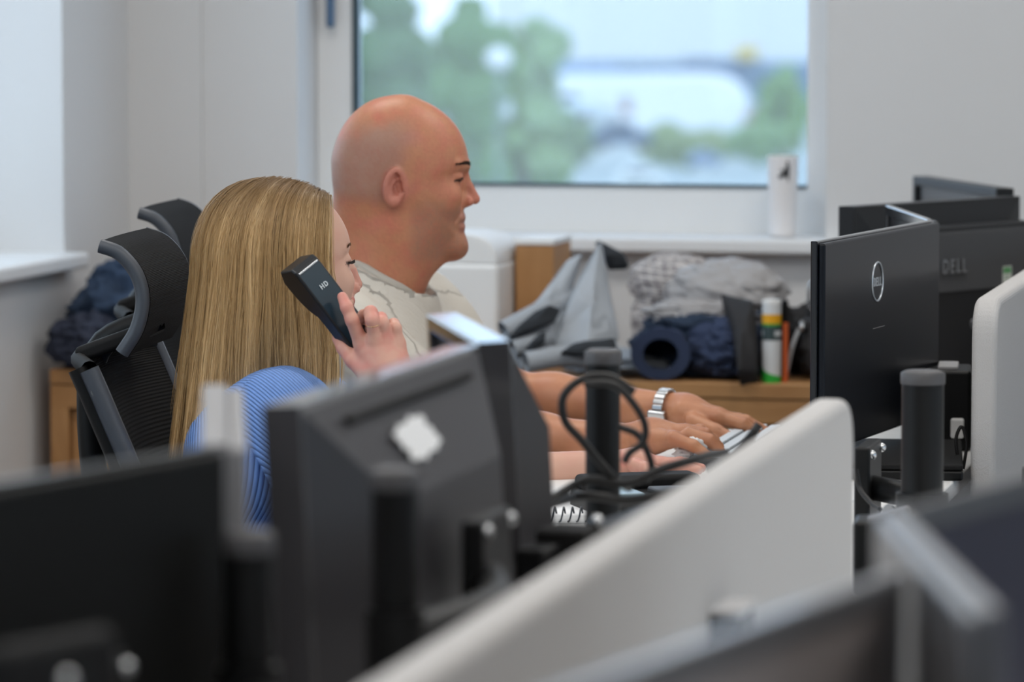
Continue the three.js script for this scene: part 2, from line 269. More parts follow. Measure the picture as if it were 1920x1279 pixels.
{ // boxes standing on the credenza
  const a = thing('oak_box', 'upright oak box with a white lid beside the grey coat', 'box', [-1.665, 0.72, -7.60]);
  put('side', metric(rbox(0.075, 0.235, 0.16, 0.003)), MAT.woodUp, a, [0, 0.1175, 0]); put('lid', rbox(0.078, 0.012, 0.165, 0.003), MAT.white, a, [0, 0.241, 0]);
  const b = thing('oak_box', 'oak box behind the dark jacket at the left', 'box', [-2.385, 0.72, -7.60]);
  put('side', metric(rbox(0.13, 0.215, 0.16, 0.003)), MAT.woodUp, b, [0, 0.1075, 0]); put('lid', rbox(0.134, 0.01, 0.165, 0.003), MAT.wood, b, [0, 0.22, 0]);
  const c = thing('white_storage_bin', 'white plastic bin with a rounded lid behind the bald man', 'bin', [-1.805, 0.72, -7.5]);
  put('body', rbox(0.195, 0.205, 0.2, 0.01), MAT.white, c, [0, 0.1025, 0]);
  const sh = new THREE.Shape(); sh.moveTo(-0.09, 0); sh.lineTo(0.09, 0); sh.quadraticCurveTo(0.088, 0.045, 0.03, 0.048); sh.lineTo(-0.05, 0.048); sh.quadraticCurveTo(-0.09, 0.045, -0.09, 0); sh.closePath();
  put('lid', new THREE.ExtrudeGeometry(sh, { depth: 0.18, bevelEnabled: true, bevelSize: 0.004, bevelThickness: 0.004, curveSegments: 10 }).translate(0, 0, -0.09), MAT.white, c, [0, 0.209, 0]);
}
{ // tumbler on the sill
  const p = at(1432, 445, 7.82), g = thing('white_tumbler', 'tall white tumbler with a black print standing on the window sill', 'tumbler', [p.x, 0.9535, -7.955]);
  put('cup', new THREE.LatheGeometry([[0.001, 0], [0.024, 0], [0.026, 0.004], [0.031, 0.158], [0.029, 0.16], [0.027, 0.156], [0.023, 0.008], [0.001, 0.008]].map((q) => new THREE.Vector2(...q)), 48), std(rgb(0.83, 0.81, 0.81), 0.4), g);
  const s = new THREE.Shape(); s.moveTo(0.002, 0.026); s.lineTo(0.006, 0.01); s.lineTo(0.004, -0.02); s.lineTo(-0.001, -0.008); s.lineTo(-0.014, -0.012); s.lineTo(-0.018, -0.006); s.lineTo(-0.008, -0.002); s.lineTo(-0.014, 0.008); s.lineTo(-0.004, 0.004); s.closePath();
  put('print', new THREE.ExtrudeGeometry(s, { depth: 0.0008, bevelEnabled: false }), std('#26282a', 0.6), g, [0.012, 0.128, 0.0278], [0.03, 0.4, 0]);
}

// ---------- desks and dividers ----------
function desk(label, x0, x1, z0, z1) {
  const g = thing('bench_desk', label, 'desk', [(x0 + x1) / 2, 0, (z0 + z1) / 2]), W = x1 - x0, L = z1 - z0;
  put('desktop', rbox(W, 0.025, L, 0.003), MAT.desk, g, [0, 0.7375, 0]);
  for (const z of [-L / 2 + 0.15, 0, L / 2 - 0.15]) for (const x of [-W / 2 + 0.05, W / 2 - 0.05]) put('leg', box(0.05, 0.725, 0.05), MAT.white, g, [x, 0.3625, z]);
  put('beam', box(0.05, 0.05, L - 0.1), MAT.white, g, [0, 0.70, 0]);
}
desk('white bench desk where the man and the woman sit', -1.23, -0.64, -6.2, -1.3);
desk('narrow white desk end carrying the vented monitor', -0.945, -0.64, -7.26, -6.21);
desk('white bench desk on the near side of the grey divider', -0.56, 0.22, -5.4, -1.3);
function divider(label, z0, z1, farRound, nearRound) {
  const L = z1 - z0, h = 0.30, r = 0.055, s = new THREE.Shape();     // drawn along z, extruded along x
  s.moveTo(0, 0); s.lineTo(L, 0); if (nearRound) { s.lineTo(L, h - r); s.quadraticCurveTo(L, h, L - r, h); } else s.lineTo(L, h);
  if (farRound) { s.lineTo(r, h); s.quadraticCurveTo(0, h, 0, h - r); } else s.lineTo(0, h); s.closePath();
  const g = thing('desk_divider', label, 'divider', [-0.604, 0.69, z0]);
  put('panel', metric(new THREE.ExtrudeGeometry(s, { depth: 0.016, bevelEnabled: true, bevelSize: 0.01, bevelThickness: 0.01, bevelSegments: 5, curveSegments: 12 }).translate(0, 0, -0.008).rotateY(-Math.PI / 2)), MAT.divider, g);
  for (const q of [0.3, 0.75]) put('clamp', rbox(0.05, 0.04, 0.06, 0.004), MAT.midGrey, g, [0, 0.015, L * q]);
}
divider('off-white fabric desk divider running up from the bottom of the picture', -4.19, -1.45, true, false);
divider('off-white fabric desk divider behind the black monitors at the right', -7.2, -5.63, false, true);

// ---------- monitors ----------
// a = end of the top edge on the viewer's left of the screen, given as [x, z]; the screen looks to the right of the way from a to b turned up
function monitor(label, a, b, top, h, look = {}) {
  const dx = b[0] - a[0], dz = b[1] - a[1], w = Math.hypot(dx, dz), g = thing('monitor', label, 'monitor', [(a[0] + b[0]) / 2, top - h / 2, (a[1] + b[1]) / 2], 0, look.group ?? 'black office monitors');
  g.rotation.order = 'YXZ'; g.rotation.set(look.tilt ?? 0, Math.atan2(-dz, dx), 0);
  const m = look.mat ?? MAT.black, style = look.style ?? 'wedge';
  const ring = new THREE.Shape(); ring.moveTo(-w / 2, -h / 2); ring.lineTo(w / 2, -h / 2); ring.lineTo(w / 2, h / 2); ring.lineTo(-w / 2, h / 2); ring.closePath();
  const hole = new THREE.Path(); const e = 0.013; hole.moveTo(-w / 2 + e, -h / 2 + e + 0.006); hole.lineTo(-w / 2 + e, h / 2 - e); hole.lineTo(w / 2 - e, h / 2 - e); hole.lineTo(w / 2 - e, -h / 2 + e + 0.006); hole.closePath(); ring.holes.push(hole);
  put('bezel', new THREE.ExtrudeGeometry(ring, { depth: look.thin ? 0.006 : style === 'wedge' ? 0.028 : 0.016, bevelEnabled: true, bevelSize: 0.002, bevelThickness: 0.002, bevelSegments: 2 }), look.edge ?? m, g, [0, 0, style === 'wedge' ? -0.016 : -0.004]);
  put('screen', new THREE.BoxGeometry(w - 2 * e + 0.002, h - 2 * e - 0.004, 0.004), look.screen ?? MAT.screen, g, [0, 0.003, look.thin ? -0.002 : 0.005]);
  if (style === 'slab') put('back_housing', rbox(w - 0.002, h - 0.002, look.thin ? 0.010 : 0.014, 0.004, 3), m, g, [0, 0, look.thin ? -0.011 : -0.013]);
  else {
    const D = look.deep ?? 0.055, a0 = [w / 2 - 0.001, h / 2 - 0.001, -0.004], a1 = [w / 2 - 0.004, h / 2 - 0.004, -0.018], a2 = [w * 0.30, h * 0.22, -0.018 - D], P = [];
    const q = (A, B, s) => { const c = [[-1, -1], [1, -1], [1, 1], [-1, 1]]; for (let i = 0; i < 4; i++) { const [p, r] = [c[i], c[(i + 1) % 4]]; const v = [[p[0] * A[0], p[1] * A[1], A[2]], [r[0] * A[0], r[1] * A[1], A[2]], [r[0] * B[0], r[1] * B[1], B[2]], [p[0] * B[0], p[1] * B[1], B[2]]]; P.push(...v[0], ...v[2], ...v[1], ...v[0], ...v[3], ...v[2]); } };
    q(a0, a1); q(a1, a2); const [X, Y, Z] = a2; P.push(-X, -Y, Z, -X, Y, Z, X, Y, Z, -X, -Y, Z, X, Y, Z, X, -Y, Z);
    const bg = new THREE.BufferGeometry(); bg.setAttribute('position', new THREE.BufferAttribute(new Float32Array(P), 3)); bg.computeVertexNormals(); metric(bg);
    put('back_housing', bg, m, g);
  }
  g.userData.w = w; return g;
}
const LOGO = std('#c6cdd4', 0.3, { metalness: 0.6 });
const slabMat = phy('#10141b', 0.30, { specularIntensity: 0.5 }), ventMat = phy('#232426', 0.4, { specularIntensity: 0.6 }), wedgeMat = phy('#3a393c', 0.38, { specularIntensity: 0.6 }), slimEdge = phy('#10141b', 0.2, { clearcoat: 1, clearcoatRoughness: 0.1 }), wedgeEdge = phy('#3a393c', 0.2, { clearcoat: 1, clearcoatRoughness: 0.08 }), greyCase = phy('#6d6c6f', 0.3, { clearcoat: 1, clearcoatRoughness: 0.15 });
{ // pair before the man
  const A = monitor('black slab monitor with a round silver logo, nearest the man', [-0.735, -6.063], [-0.821, -5.468], 1.085, 0.29, { style: 'slab', thin: true, mat: slabMat, edge: slimEdge, group: 'monitors before the man' });
  const L = put('logo', new THREE.TorusGeometry(0.0275, 0.0016, 8, 48), LOGO, A, [0.04, 0.076, -0.0165]);
  put('logo_letters', letters('DELL', 0.0125, 0.001).rotateY(Math.PI), LOGO, L, [0, 0, 0.0005]);
  put('highlight_line', rbox(0.06, 0.0012, 0.001, 0.0004), MAT.midGrey, A, [0.03, 0.010, -0.0163], [0, 0, 0]);  // thin highlight on the casing, given as a paler strip
  const E2 = monitor('black monitor turned away behind the slab monitor, only its top edge showing', [-0.857, -6.515], [-0.738, -6.085], 1.085, 0.29, { style: 'slab', thin: true, mat: slabMat, edge: slimEdge, group: 'monitors before the man' });
  const B = monitor('black monitor with a slatted vented back and a green and white sticker', [-0.713, -7.045], [-0.938, -6.60], 1.078, 0.32, { style: 'wedge', deep: 0.012, mat: ventMat, group: 'monitors at the far desk end' });
  const w = B.userData.w, slats = [];
  put('vent_housing', rbox(w * 0.86, 0.27, 0.035, 0.008, 2), ventMat, B, [-0.01, -0.012, -0.036]);
  for (let i = 0; i < 62; i++) slats.push(rbox(0.0032, 0.115, 0.004, 0.001, 1).rotateZ(0.5).translate(-0.215 + i * 0.0068, 0.062, -0.0545));
  put('vent_grille', join(slats), std('#4a4b4e', 0.5), B);
  const sideSlats = []; for (let i = 0; i < 26; i++) sideSlats.push(rbox(0.003, 0.005, 0.03, 0.001, 1).translate(-w * 0.43 - 0.011, 0.1 - i * 0.0092, -0.036)); put('side_vent', join(sideSlats), MAT.grey, B);
  put('logo_letters', letters('DELL', 0.024, 0.002).rotateY(Math.PI), std('#a9acb0', 0.25, { metalness: 0.8 }), B, [0.015, 0.055, -0.058]);
  put('sticker', new THREE.PlaneGeometry(0.028, 0.034).rotateY(Math.PI), std('#ffffff', 0.6, { map: canvasTex(64, 80, (c) => { c.fillStyle = '#d8dcd6'; c.fillRect(0, 0, 64, 80); c.fillStyle = '#5f9a66'; c.fillRect(4, 4, 56, 26); c.fillStyle = '#86a58a'; c.fillRect(8, 38, 48, 4); c.fillRect(8, 48, 40, 4); }) }), B, [-0.15, 0.03, -0.0575]);
  const C = monitor('black monitor farthest along the desk, only its top corner showing', [-0.935, -7.56], [-0.727, -7.06], 1.09, 0.33, { style: 'wedge', deep: 0.03, mat: ventMat, group: 'monitors at the far desk end' });
  // stands and arms
  const s = thing('monitor_stand', 'dark column stand with a silver edge behind the vented monitor', 'monitor stand', [-0.70, 0.75, -6.50], -0.1);
  put('foot', rbox(0.08, 0.012, 0.18, 0.005), MAT.blackMatt, s, [0, 0.006, 0]); put('column', rbox(0.018, 0.15, 0.05, 0.006), MAT.grey, s, [0.03, 0.08, 0]); put('silver_edge', rbox(0.004, 0.145, 0.004, 0.0015), MAT.steel, s, [0.02, 0.08, 0.026]);
  put('head', rbox(0.06, 0.02, 0.06, 0.008), MAT.midGrey, s, [0.012, 0.155, 0], [0, 0, 0.25]);
}
{ // the woman's neighbour's pair in the middle of the picture
  const D = monitor('grey-backed monitor with a torn white sticker in the middle foreground', [-0.880, -3.690], [-0.884, -3.089], 1.085, 0.325, { mat: wedgeMat, edge: wedgeEdge, tilt: 0.05, deep: 0.045, group: 'monitors in the near desk row' });
  const st = new THREE.Shape(); const n = 26; for (let i = 0; i < n; i++) { const t = i / n * 2 * Math.PI, q = Math.max(Math.abs(Math.cos(t)), Math.abs(Math.sin(t))), r = 0.019 / q * (0.9 + 0.22 * Math.sin(t * 7 + 1) * Math.sin(t * 3)); i ? st.lineTo(3.1 * r * Math.cos(t), r * Math.sin(t)) : st.moveTo(3.1 * r * Math.cos(t), r * Math.sin(t)); } st.closePath();
  put('torn_sticker', new THREE.ExtrudeGeometry(st, { depth: 0.0006, bevelEnabled: false }), std(rgb(0.9, 0.9, 0.9), 0.55), D, [0.05, 0.112, -0.0465], [-2.66, 0, 0]);
  put('vent_slot', rbox(0.42, 0.007, 0.006, 0.002), MAT.blackMatt, D, [0, 0.143, -0.0305], [0.48, 0, 0]);
  monitor('black monitor edge-on behind the sticker monitor, its bright top edge showing', [-0.995, -4.079], [-0.860, -3.735], 1.085, 0.325, { mat: wedgeMat, edge: wedgeEdge, tilt: 0.05, deep: 0.045, group: 'monitors in the near desk row' });
  const H = monitor('large black monitor in the bottom left corner', [-0.857, -2.785], [-1.013, -2.268], 1.085, 0.325, { style: 'slab', thin: true, mat: phy('#0d0e0d', 0.6, { specularIntensity: 0.4 }), edge: phy('#0d0e0d', 0.2, { clearcoat: 1, clearcoatRoughness: 0.1 }), group: 'monitors in the near desk row' });
  monitor('blurred grey monitor edge-on beside the bottom left monitor', [-0.990, -3.25], [-0.853, -2.80], 1.085, 0.30, { style: 'slab', mat: std('#8f8e90', 0.5), edge: std('#8f8e90', 0.5), group: 'monitors in the near desk row' });
}
{ // right-hand row, close to the camera
  monitor('dark-screened monitor in the bottom right corner', [-0.323, -2.529], [-0.15, -3.09], 1.085, 0.33, { style: 'slab', thin: true, mat: MAT.grey, edge: MAT.grey, screen: phy('#2a293a', 0.35), group: 'monitors on the near side of the divider' });
  monitor('grey monitor seen from behind in the bottom right, its pale top edge slanting down', [-0.219, -2.111], [-0.323, -2.520], 1.085, 0.33, { style: 'slab', thin: true, mat: greyCase, edge: greyCase, group: 'monitors on the near side of the divider' });
  monitor('blurred grey-brown monitor along the bottom edge of the picture', [-0.420, -1.815], [-0.300, -2.34], 1.072, 0.315, { style: 'slab', thin: true, mat: greyCase, edge: greyCase, screen: phy('#928a88', 0.6), group: 'monitors on the near side of the divider' });
}
// ---------- monitor arms ----------
function armPole(label, x, z, top, r, arms = []) {
  const g = thing('desk_mount_stand', label, 'monitor stand', [x, 0.75, z], 0, 'black monitor arms'), h = top - 0.75;
  put('pole', cyl(r, r, h, 40).translate(0, h / 2, 0), MAT.black, g); const c = put('cap', new THREE.LatheGeometry([[0.001, 0.006], [r * 0.8, 0.006], [r * 1.06, 0.003], [r * 1.06, -0.01], [r, -0.01]].map((p) => new THREE.Vector2(...p)), 40), std('#4d4c4e', 0.5), g, [0, h, 0]);
  put('desk_clamp', rbox(0.11, 0.012, 0.13, 0.004), MAT.black, g, [0, 0.006, 0]); put('collar', cyl(r * 1.22, r * 1.22, 0.03, 32), MAT.black, g, [0, 0.027, 0]);
  for (const a of [0.7, 2.6]) put('screw', cyl(0.008, 0.008, 0.014, 16).rotateX(Math.PI / 2), MAT.steel, g, [Math.cos(a) * r * 1.7, 0.06, Math.abs(Math.sin(a)) * r * 1.7]);
  for (const [tx, ty, tz, mid] of arms) {
    const m = mid ? V(...mid) : V(tx * 0.5, ty, tz * 0.5);
    put('joint', cyl(r * 1.25, r * 1.25, 0.05, 32), MAT.black, g, [0, ty, 0]);
    put('arm', tube([V(0, ty, 0), m, V(tx, ty, tz)], 0.016, 24, 12), MAT.black, g); put('mount_plate', rbox(0.02, 0.11, 0.11, 0.004), MAT.black, g, [tx, ty, tz]);
    for (const [dy, dz] of [[0.045, 0.045], [-0.045, 0.045], [0.045, -0.045], [-0.045, -0.045]]) put('screw', new THREE.SphereGeometry(0.006, 12, 8), MAT.steel, g, [tx + 0.011, ty + dy, tz + dz]);
  }
  return g;
}
armPole('black monitor arm pole in front of the sticker monitor', -0.775, -3.005, 1.043, 0.0185, [[-0.012, 0.165, -0.36, [0.03, 0.165, -0.2]]]);
armPole('black bare arm pole with cables looped round it, before the two people', -0.875, -4.297, 1.028, 0.019);
armPole('blurred black arm pole beside the bottom left monitor', -0.816, -2.746, 1.026, 0.018, [[-0.055, 0.16, 0.19, [0.05, 0.16, 0.1]]]);
armPole('thick black arm pole in the gap between the dividers', -0.584, -4.765, 0.97, 0.025, [[-0.10, 0.055, -0.26, [-0.02, 0.055, -0.15]]]);
{ // beam carrying the arms
  const a = at(1010, 1018, 3.75), b = at(1250, 1000, 4.1);
  const g = thing('arm_crossbar', 'black crossbar with a pale edge beside the sticker monitor', 'crossbar', [(a.x + b.x) / 2, (a.y + b.y) / 2, (a.z + b.z) / 2], Math.atan2(-(b.z - a.z), b.x - a.x));
  put('bar', rbox(a.distanceTo(b) + 0.05, 0.03, 0.03, 0.004), MAT.black, g);
  const sc = put('end_clamp', rbox(0.06, 0.055, 0.05, 0.006), MAT.blackMatt, g, [-0.13, 0, 0.01]); put('screw', new THREE.SphereGeometry(0.007, 12, 8), MAT.steel, sc, [0.02, 0.03, 0.02]);
}

// ---------- people ----------
// head: outline in the middle plane (mm, forward and up of the head's middle), nose, lips, ears added
const OUTLINE = [[12, 122], [-18, 120.5], [-42, 114], [-63, 101], [-86, 74], [-97, 50], [-103, 26], [-103, 8], [-101, -16], [-96, -42], [-80, -72], [-50, -92], [-15, -104], [30, -122], [66, -128], [90, -121], [98, -107], [95, -90], [96, -76], [97, -62], [95, -48], [93, -34], [93, -16], [97, 3], [102, 16], [102.5, 28], [97, 52], [85, 75], [58, 101], [34, 114]];
const polar = OUTLINE.map(([x, y]) => [Math.atan2(y, x), Math.hypot(x, y)]).sort((a, b) => a[0] - b[0]);
const NR = 720, RTAB = new Float32Array(NR + 1);
for (let i = 0; i <= NR; i++) {
  const f = -Math.PI + i / NR * 2 * Math.PI, n = polar.length; let k = polar.findIndex((p) => p[0] > f); if (k < 0) k = n;
  const g = (j) => { const m = ((j % n) + n) % n; return [polar[m][0] + (j < 0 ? -2 * Math.PI : j >= n ? 2 * Math.PI : 0), polar[m][1]]; };
  const [p0, p1, p2, p3] = [g(k - 2), g(k - 1), g(k), g(k + 1)], t = (f - p1[0]) / (p2[0] - p1[0]), m1 = (p2[1] - p0[1]) / (p2[0] - p0[0]) * (p2[0] - p1[0]), m2 = (p3[1] - p1[1]) / (p3[0] - p1[0]) * (p2[0] - p1[0]), t2 = t * t, t3 = t2 * t;
  RTAB[i] = (2 * t3 - 3 * t2 + 1) * p1[1] + (t3 - 2 * t2 + t) * m1 + (-2 * t3 + 3 * t2) * p2[1] + (t3 - t2) * m2;
}
const rOf = (f) => { const q = clamp((f + Math.PI) / (2 * Math.PI), 0, 1) * NR, i = Math.min(NR - 1, q | 0); return RTAB[i] + (RTAB[i + 1] - RTAB[i]) * (q - i); };
function headField(o = {}) {
  const man = !o.woman, ny = man ? 0 : -8, nose = [cap(V(94, 5, 0), V(105, -17 + ny / 2, 0), 5.5, 5.5), cap(V(105, -17 + ny / 2, 0), V(man ? 112.5 : 110, -35 + ny, 0), 6, man ? 8.2 : 7), blend([cap(V(98, -41 + ny, 9), V(104, -39 + ny, 10.5), man ? 6.5 : 6, man ? 6.5 : 6), ell(95, -34 + ny, 0, 13, 11, 13), ell(95, -14 + ny / 2, 0, 11, 24, 9)], 5)];
  const lip = ell(91.5, -62, 0, 6, 6, 23), lip2 = ell(90.5, -77, 0, 6.5, 5.5, 21), chin = ell(80.5, -104, 0, 18, 17, 24), brow = man ? cap(V(98, 15, 6), V(86, 17, 42), 5, 4.5) : cap(V(92, 16, 8), V(80, 17, 42), 1, 1), cheek = ell(68, -30, 42, 22, 20, 16), jaw = ell(18, -74, 48, 30, 28, 16);
  const lidU = ell(80, -1, 32, 14, 12, 15), socket = ell(101, -1, 34, 11, 9, 17), slit = cap(V(95, -5, 22), V(84, -5.5, 46), 1.2, 1.6), mouth = cap(V(100, -69.5, 0), V(84, -69.5, 27), 1.0, 1.2), nl = cap(V(98, -44, 20), V(84, -66, 33), 2.2, 1.5), nostril = ell(104, -46, 6, 4, 3, 3);
  const ear = (x, y, z) => {                         // z > 0 side, in its own leaning plane
    let u = x + 10, v = y + 13, w = z - 81; const c = 0.91, s = 0.415, t = u; u = c * t - s * w * -1 * -1; w = s * t + c * w + 2; const v2 = v * 0.985 - u * -0.17, u2 = u * 0.985 + v * -0.17; u = u2; v = v2;
    const e = Math.hypot(u / 14.5, v / 23.5), ring = Math.hypot((e - 1) * 15, w - 2) - 4.2, disc = Math.max((e - 1) * 14, Math.abs(w) - 3), lobe = Math.hypot(u - 3, v + 22, w) - 7, tragus = Math.hypot(u - 12, v + 5, w) - 6, anti = Math.abs(Math.hypot((u + 1) / 9, (v - 3) / 15) - 1) * 9;
    let d = smin(smin(ring, disc, 3), lobe, 6); d = smin(d, Math.hypot(anti, w - 1) - 2.6, 3); d = smax(d, -(Math.hypot((u - 4) / 6.5, (v + 3) / 10, w / 8) - 1) * 6, 2); return smin(d, tragus, 3);
  };
  const n = 2.35, concha = (x, y, z) => { const a = cap1(x, y, z), b = cap2(x, y, z); return smin(a, b, 3); }, cap1 = cap(V(-4, -8, 78), V(-1, -19, 76), 5, 4.2), cap2 = cap(V(-5, 1, 79), V(-8, 6, 81), 3.6, 2.8);
  return (x, y, z0) => {
    const z = Math.abs(z0), rho = Math.hypot(x, y), r = rOf(Math.atan2(y, x));
    const w = 78 - sst(-15, -125, y) * 24 - sst(25, 105, x) * (12 - 4 * sst(0, 45, y)) - sst(60, -20, -y) * 0 - sst(40, 120, y) * 4;
    let d = (Math.pow(Math.pow(rho / r, n) + Math.pow(z / w, n), 1 / n) - 1) * Math.min(r, w);
    if (d > 60) return d - 25;
    d = smin(d, jaw(x, y, z), 22); d = smin(d, cheek(x, y, z), 16); d = smin(d, chin(x, y, z), 14);
    d = smax(d, -socket(x, y, z), 9); d = smin(d, brow(x, y, z), 13); d = smin(d, lidU(x, y, z), 3);
    d = smin(d, smin(smin(nose[0](x, y, z), nose[1](x, y, z), 4), nose[2](x, y, z), 4), 6);
    d = smin(d, lip(x, y, z), 5); d = smin(d, lip2(x, y, z), 5); d = smax(d, -mouth(x, y, z), 2.5); d = smax(d, -slit(x, y, z), 1.6); d = smax(d, -nl(x, y, z), 5); d = smax(d, -nostril(x, y, z), 2);
    d = smin(d, ear(x, y, z), 3); return smax(d, -concha(x, y, z), 2);
  };
}
// a frame for a head: world -> mm in the head's own axes
function headFrame(center, yaw, pitch, s) {
  const q = new THREE.Quaternion().setFromEuler(new THREE.Euler(0, yaw, pitch, 'YXZ')), m = new THREE.Matrix4().compose(center, q, V(s, s, s)), inv = m.clone().invert().elements;
  return { m, inv, to: (x, y, z) => [inv[0] * x + inv[4] * y + inv[8] * z + inv[12], inv[1] * x + inv[5] * y + inv[9] * z + inv[13], inv[2] * x + inv[6] * y + inv[10] * z + inv[14]], from: (x, y, z) => V(x, y, z).applyMatrix4(m) };
}
const mixc = (a, b, t) => [a[0] + (b[0] - a[0]) * t, a[1] + (b[1] - a[1]) * t, a[2] + (b[2] - a[2]) * t];
const skinBump = tex(256, 256, (u, v) => 0.5 + 0.5 * tn(u, v, 60, 9), false, 30);
const skinMat = phy('#ffffff', 0.47, { vertexColors: true, sheen: 0.12, sheenRoughness: 0.5, sheenColor: rgb(1, 0.7, 0.6) });
const shiftGeo = (g, p) => g.translate(-p.x, -p.y, -p.z);
function fingers(list, palm, kp = 0.010) {            // each finger a chain of its own, rooted in the palm
  const F = list.map((f) => { const c = []; for (let i = 0; i + 1 < f.length; i++) c.push(cap(f[i][0], f[i + 1][0], f[i][1], f[i + 1][1])); return blend(c, 0.004); });
  const P = blend(palm, 0.016);
  return (x, y, z) => { let d = P(x, y, z), m = 9; for (const f of F) m = Math.min(m, f(x, y, z)); return smin(d, m, kp); };
}
const bounds = (pts, m) => { const b = new THREE.Box3().setFromPoints(pts).expandByScalar(m); return [b.min.toArray(), b.max.toArray()]; };

const onSkin = (H, p) => { const d = V(p.x, 0, p.z * 0.9).normalize(), q = p.clone().addScaledVector(d, 25); for (let i = 0; i < 120 && H(q.x, q.y, q.z) > 0.2; i++) q.addScaledVector(d, -0.5); return q; };   // drop a point onto a face
// ----- the man -----
{
  const base = V(-1.60, 0, -5.93), O = at(750, 330, 6.1), s = 0.001, hf = headFrame(O, 15.5 * Math.PI / 180, 0, s), H = headField();
  const neckLo = at(700, 575, 6.13), neckHi = at(733, 440, 6.1), throat = at(764, 484, 6.09), nk = blend([cap(neckLo, neckHi, 0.072, 0.060), cap(throat, at(702, 572, 6.1), 0.030, 0.040), cap(at(668, 420, 6.11), at(672, 560, 6.13), 0.034, 0.05)], 0.04);
  const hd = (x, y, z) => { const [a, b, c] = hf.to(x, y, z); return smin(H(a, b, c) * s, nk(x, y, z), 0.030); };
  const skin = [0.52, 0.215, 0.112], scalp = [0.36, 0.205, 0.155], beard = [0.33, 0.165, 0.105], red = [0.53, 0.175, 0.11], dark = [0.05, 0.03, 0.022];
  const manColor = (x, y, z) => {
    const [a, b, c] = hf.to(x, y, z), n = fbm(a * 0.04, b * 0.04, c * 0.04), f = fbm(a * 0.25, b * 0.25, c * 0.25);
    let k = mixc(skin, red, clamp(0.3 + 0.8 * n, 0, 1));
    const hair = sst(34, -22, a - 0.16 * (b - 40) - 14 * n) * sst(-56, -26, b + 0.15 * a + 6 * n) * sst(104, 62, b - 0.2 * a + 12 * n);
    k = mixc(k, scalp, hair * clamp(0.72 + 0.2 * f, 0, 1));
    const bd = sst(-32, -62, b - 0.12 * a + 6 * n) * sst(4, 26, a) * sst(-134, -116, b) * (1 - sst(62, 78, a) * sst(-56, -40, b));
    k = mixc(k, beard, bd * clamp(0.55 + 0.5 * f, 0, 1));
    k = mixc(k, [0.55, 0.185, 0.13], 0.75 * sst(1.15, 0.8, Math.hypot((a + 9) / 21, (b + 14) / 31)) * sst(66, 76, Math.abs(c)));
    if (a > 88 && Math.abs(c) < 26 && b < -56 && b > -86) k = mixc(k, [0.42, 0.17, 0.13], 0.6);
    if (a > 100 && b < -10 && b > -50) k = mixc(k, [0.56, 0.19, 0.13], 0.6);
    if (Math.abs(b + 5.5) < 2.2 && a > 78 && Math.abs(c) > 20 && Math.abs(c) < 48) k = dark;
    if (Math.hypot(a + 88, b + 74) < 2) k = [0.16, 0.07, 0.05];
    const sp = noise(a * 0.42, b * 0.42, c * 0.42), g = 1 + 0.09 * f + 0.07 * sp; return [k[0] * g, k[1] * (g - 0.03 * n), k[2] * (g - 0.05 * n)];
  };
  const headGeo = nets(hd, [O.x - 0.17, neckLo.y - 0.03, O.z - 0.135], [O.x + 0.15, O.y + 0.135, O.z + 0.135], 0.0028, manColor);
  // arms and hands
  const armSkin = (x, y, z) => { const n = fbm(x * 30, y * 30, z * 30), h = noise(x * 130, y * 300, z * 130); const k = mixc([0.55, 0.255, 0.135], [0.49, 0.205, 0.115], clamp(0.4 + n * 0.6, 0, 1)); return [k[0] * (1 + 0.05 * h), k[1] * (1 + 0.05 * h), k[2] * (1 + 0.05 * h)]; };
  const rS = V(-1.575, 0.915, -5.735), rE = at(915, 835, 5.98), rW = at(1178, 828, 5.87), lS = V(-1.545, 0.925, -6.11), lE = at(925, 742, 6.25), lW = at(1248, 768, 6.16);
  const arm = blend([cap(rS, rE, 0.058, 0.044), cap(rE, at(1010, 828, 5.95), 0.040, 0.038), cap(at(1010, 828, 5.95), rW, 0.038, 0.026)], 0.03), arm2 = blend([cap(lS, lE, 0.058, 0.046), cap(lE, at(1040, 752, 6.22), 0.042, 0.038), cap(at(1040, 752, 6.22), lW, 0.038, 0.026)], 0.03);
  const torso = blend([cap(V(-1.66, 0.56, -5.93), V(-1.60, 0.86, -5.925), 0.16, 0.145), cap(V(-1.59, 0.80, -6.00), V(-1.585, 0.80, -5.85), 0.135, 0.135), cap(rS, lS, 0.062, 0.062), cap(V(-1.64, 0.54, -6.03), V(-1.22, 0.54, -6.06), 0.092, 0.072), cap(V(-1.64, 0.54, -5.83), V(-1.22, 0.54, -5.80), 0.092, 0.072)], 0.09);
  const legs = blend([cap(V(-1.22, 0.54, -6.06), V(-1.20, 0.09, -6.07), 0.065, 0.045), cap(V(-1.20, 0.06, -6.07), V(-1.05, 0.045, -6.08), 0.042, 0.036), cap(V(-1.22, 0.54, -5.80), V(-1.22, 0.09, -5.79), 0.065, 0.045), cap(V(-1.22, 0.06, -5.79), V(-1.07, 0.045, -5.78), 0.042, 0.036)], 0.03);
  const bodyGeo = nets((x, y, z) => smin(torso(x, y, z) + 0.012, legs(x, y, z), 0.04), [-1.93, 0, -6.24], [-0.98, 1.03, -5.62], 0.012, () => skin);
  const armGeo = nets((x, y, z) => Math.min(arm(x, y, z), arm2(x, y, z)), [-1.66, 0.72, -6.24], [-1.0, 1.0, -5.62], 0.006, armSkin);
  // right hand, palm down on the keys
  const D = 5.86, q = (px, py, d, r) => [at(px, py, d), r];
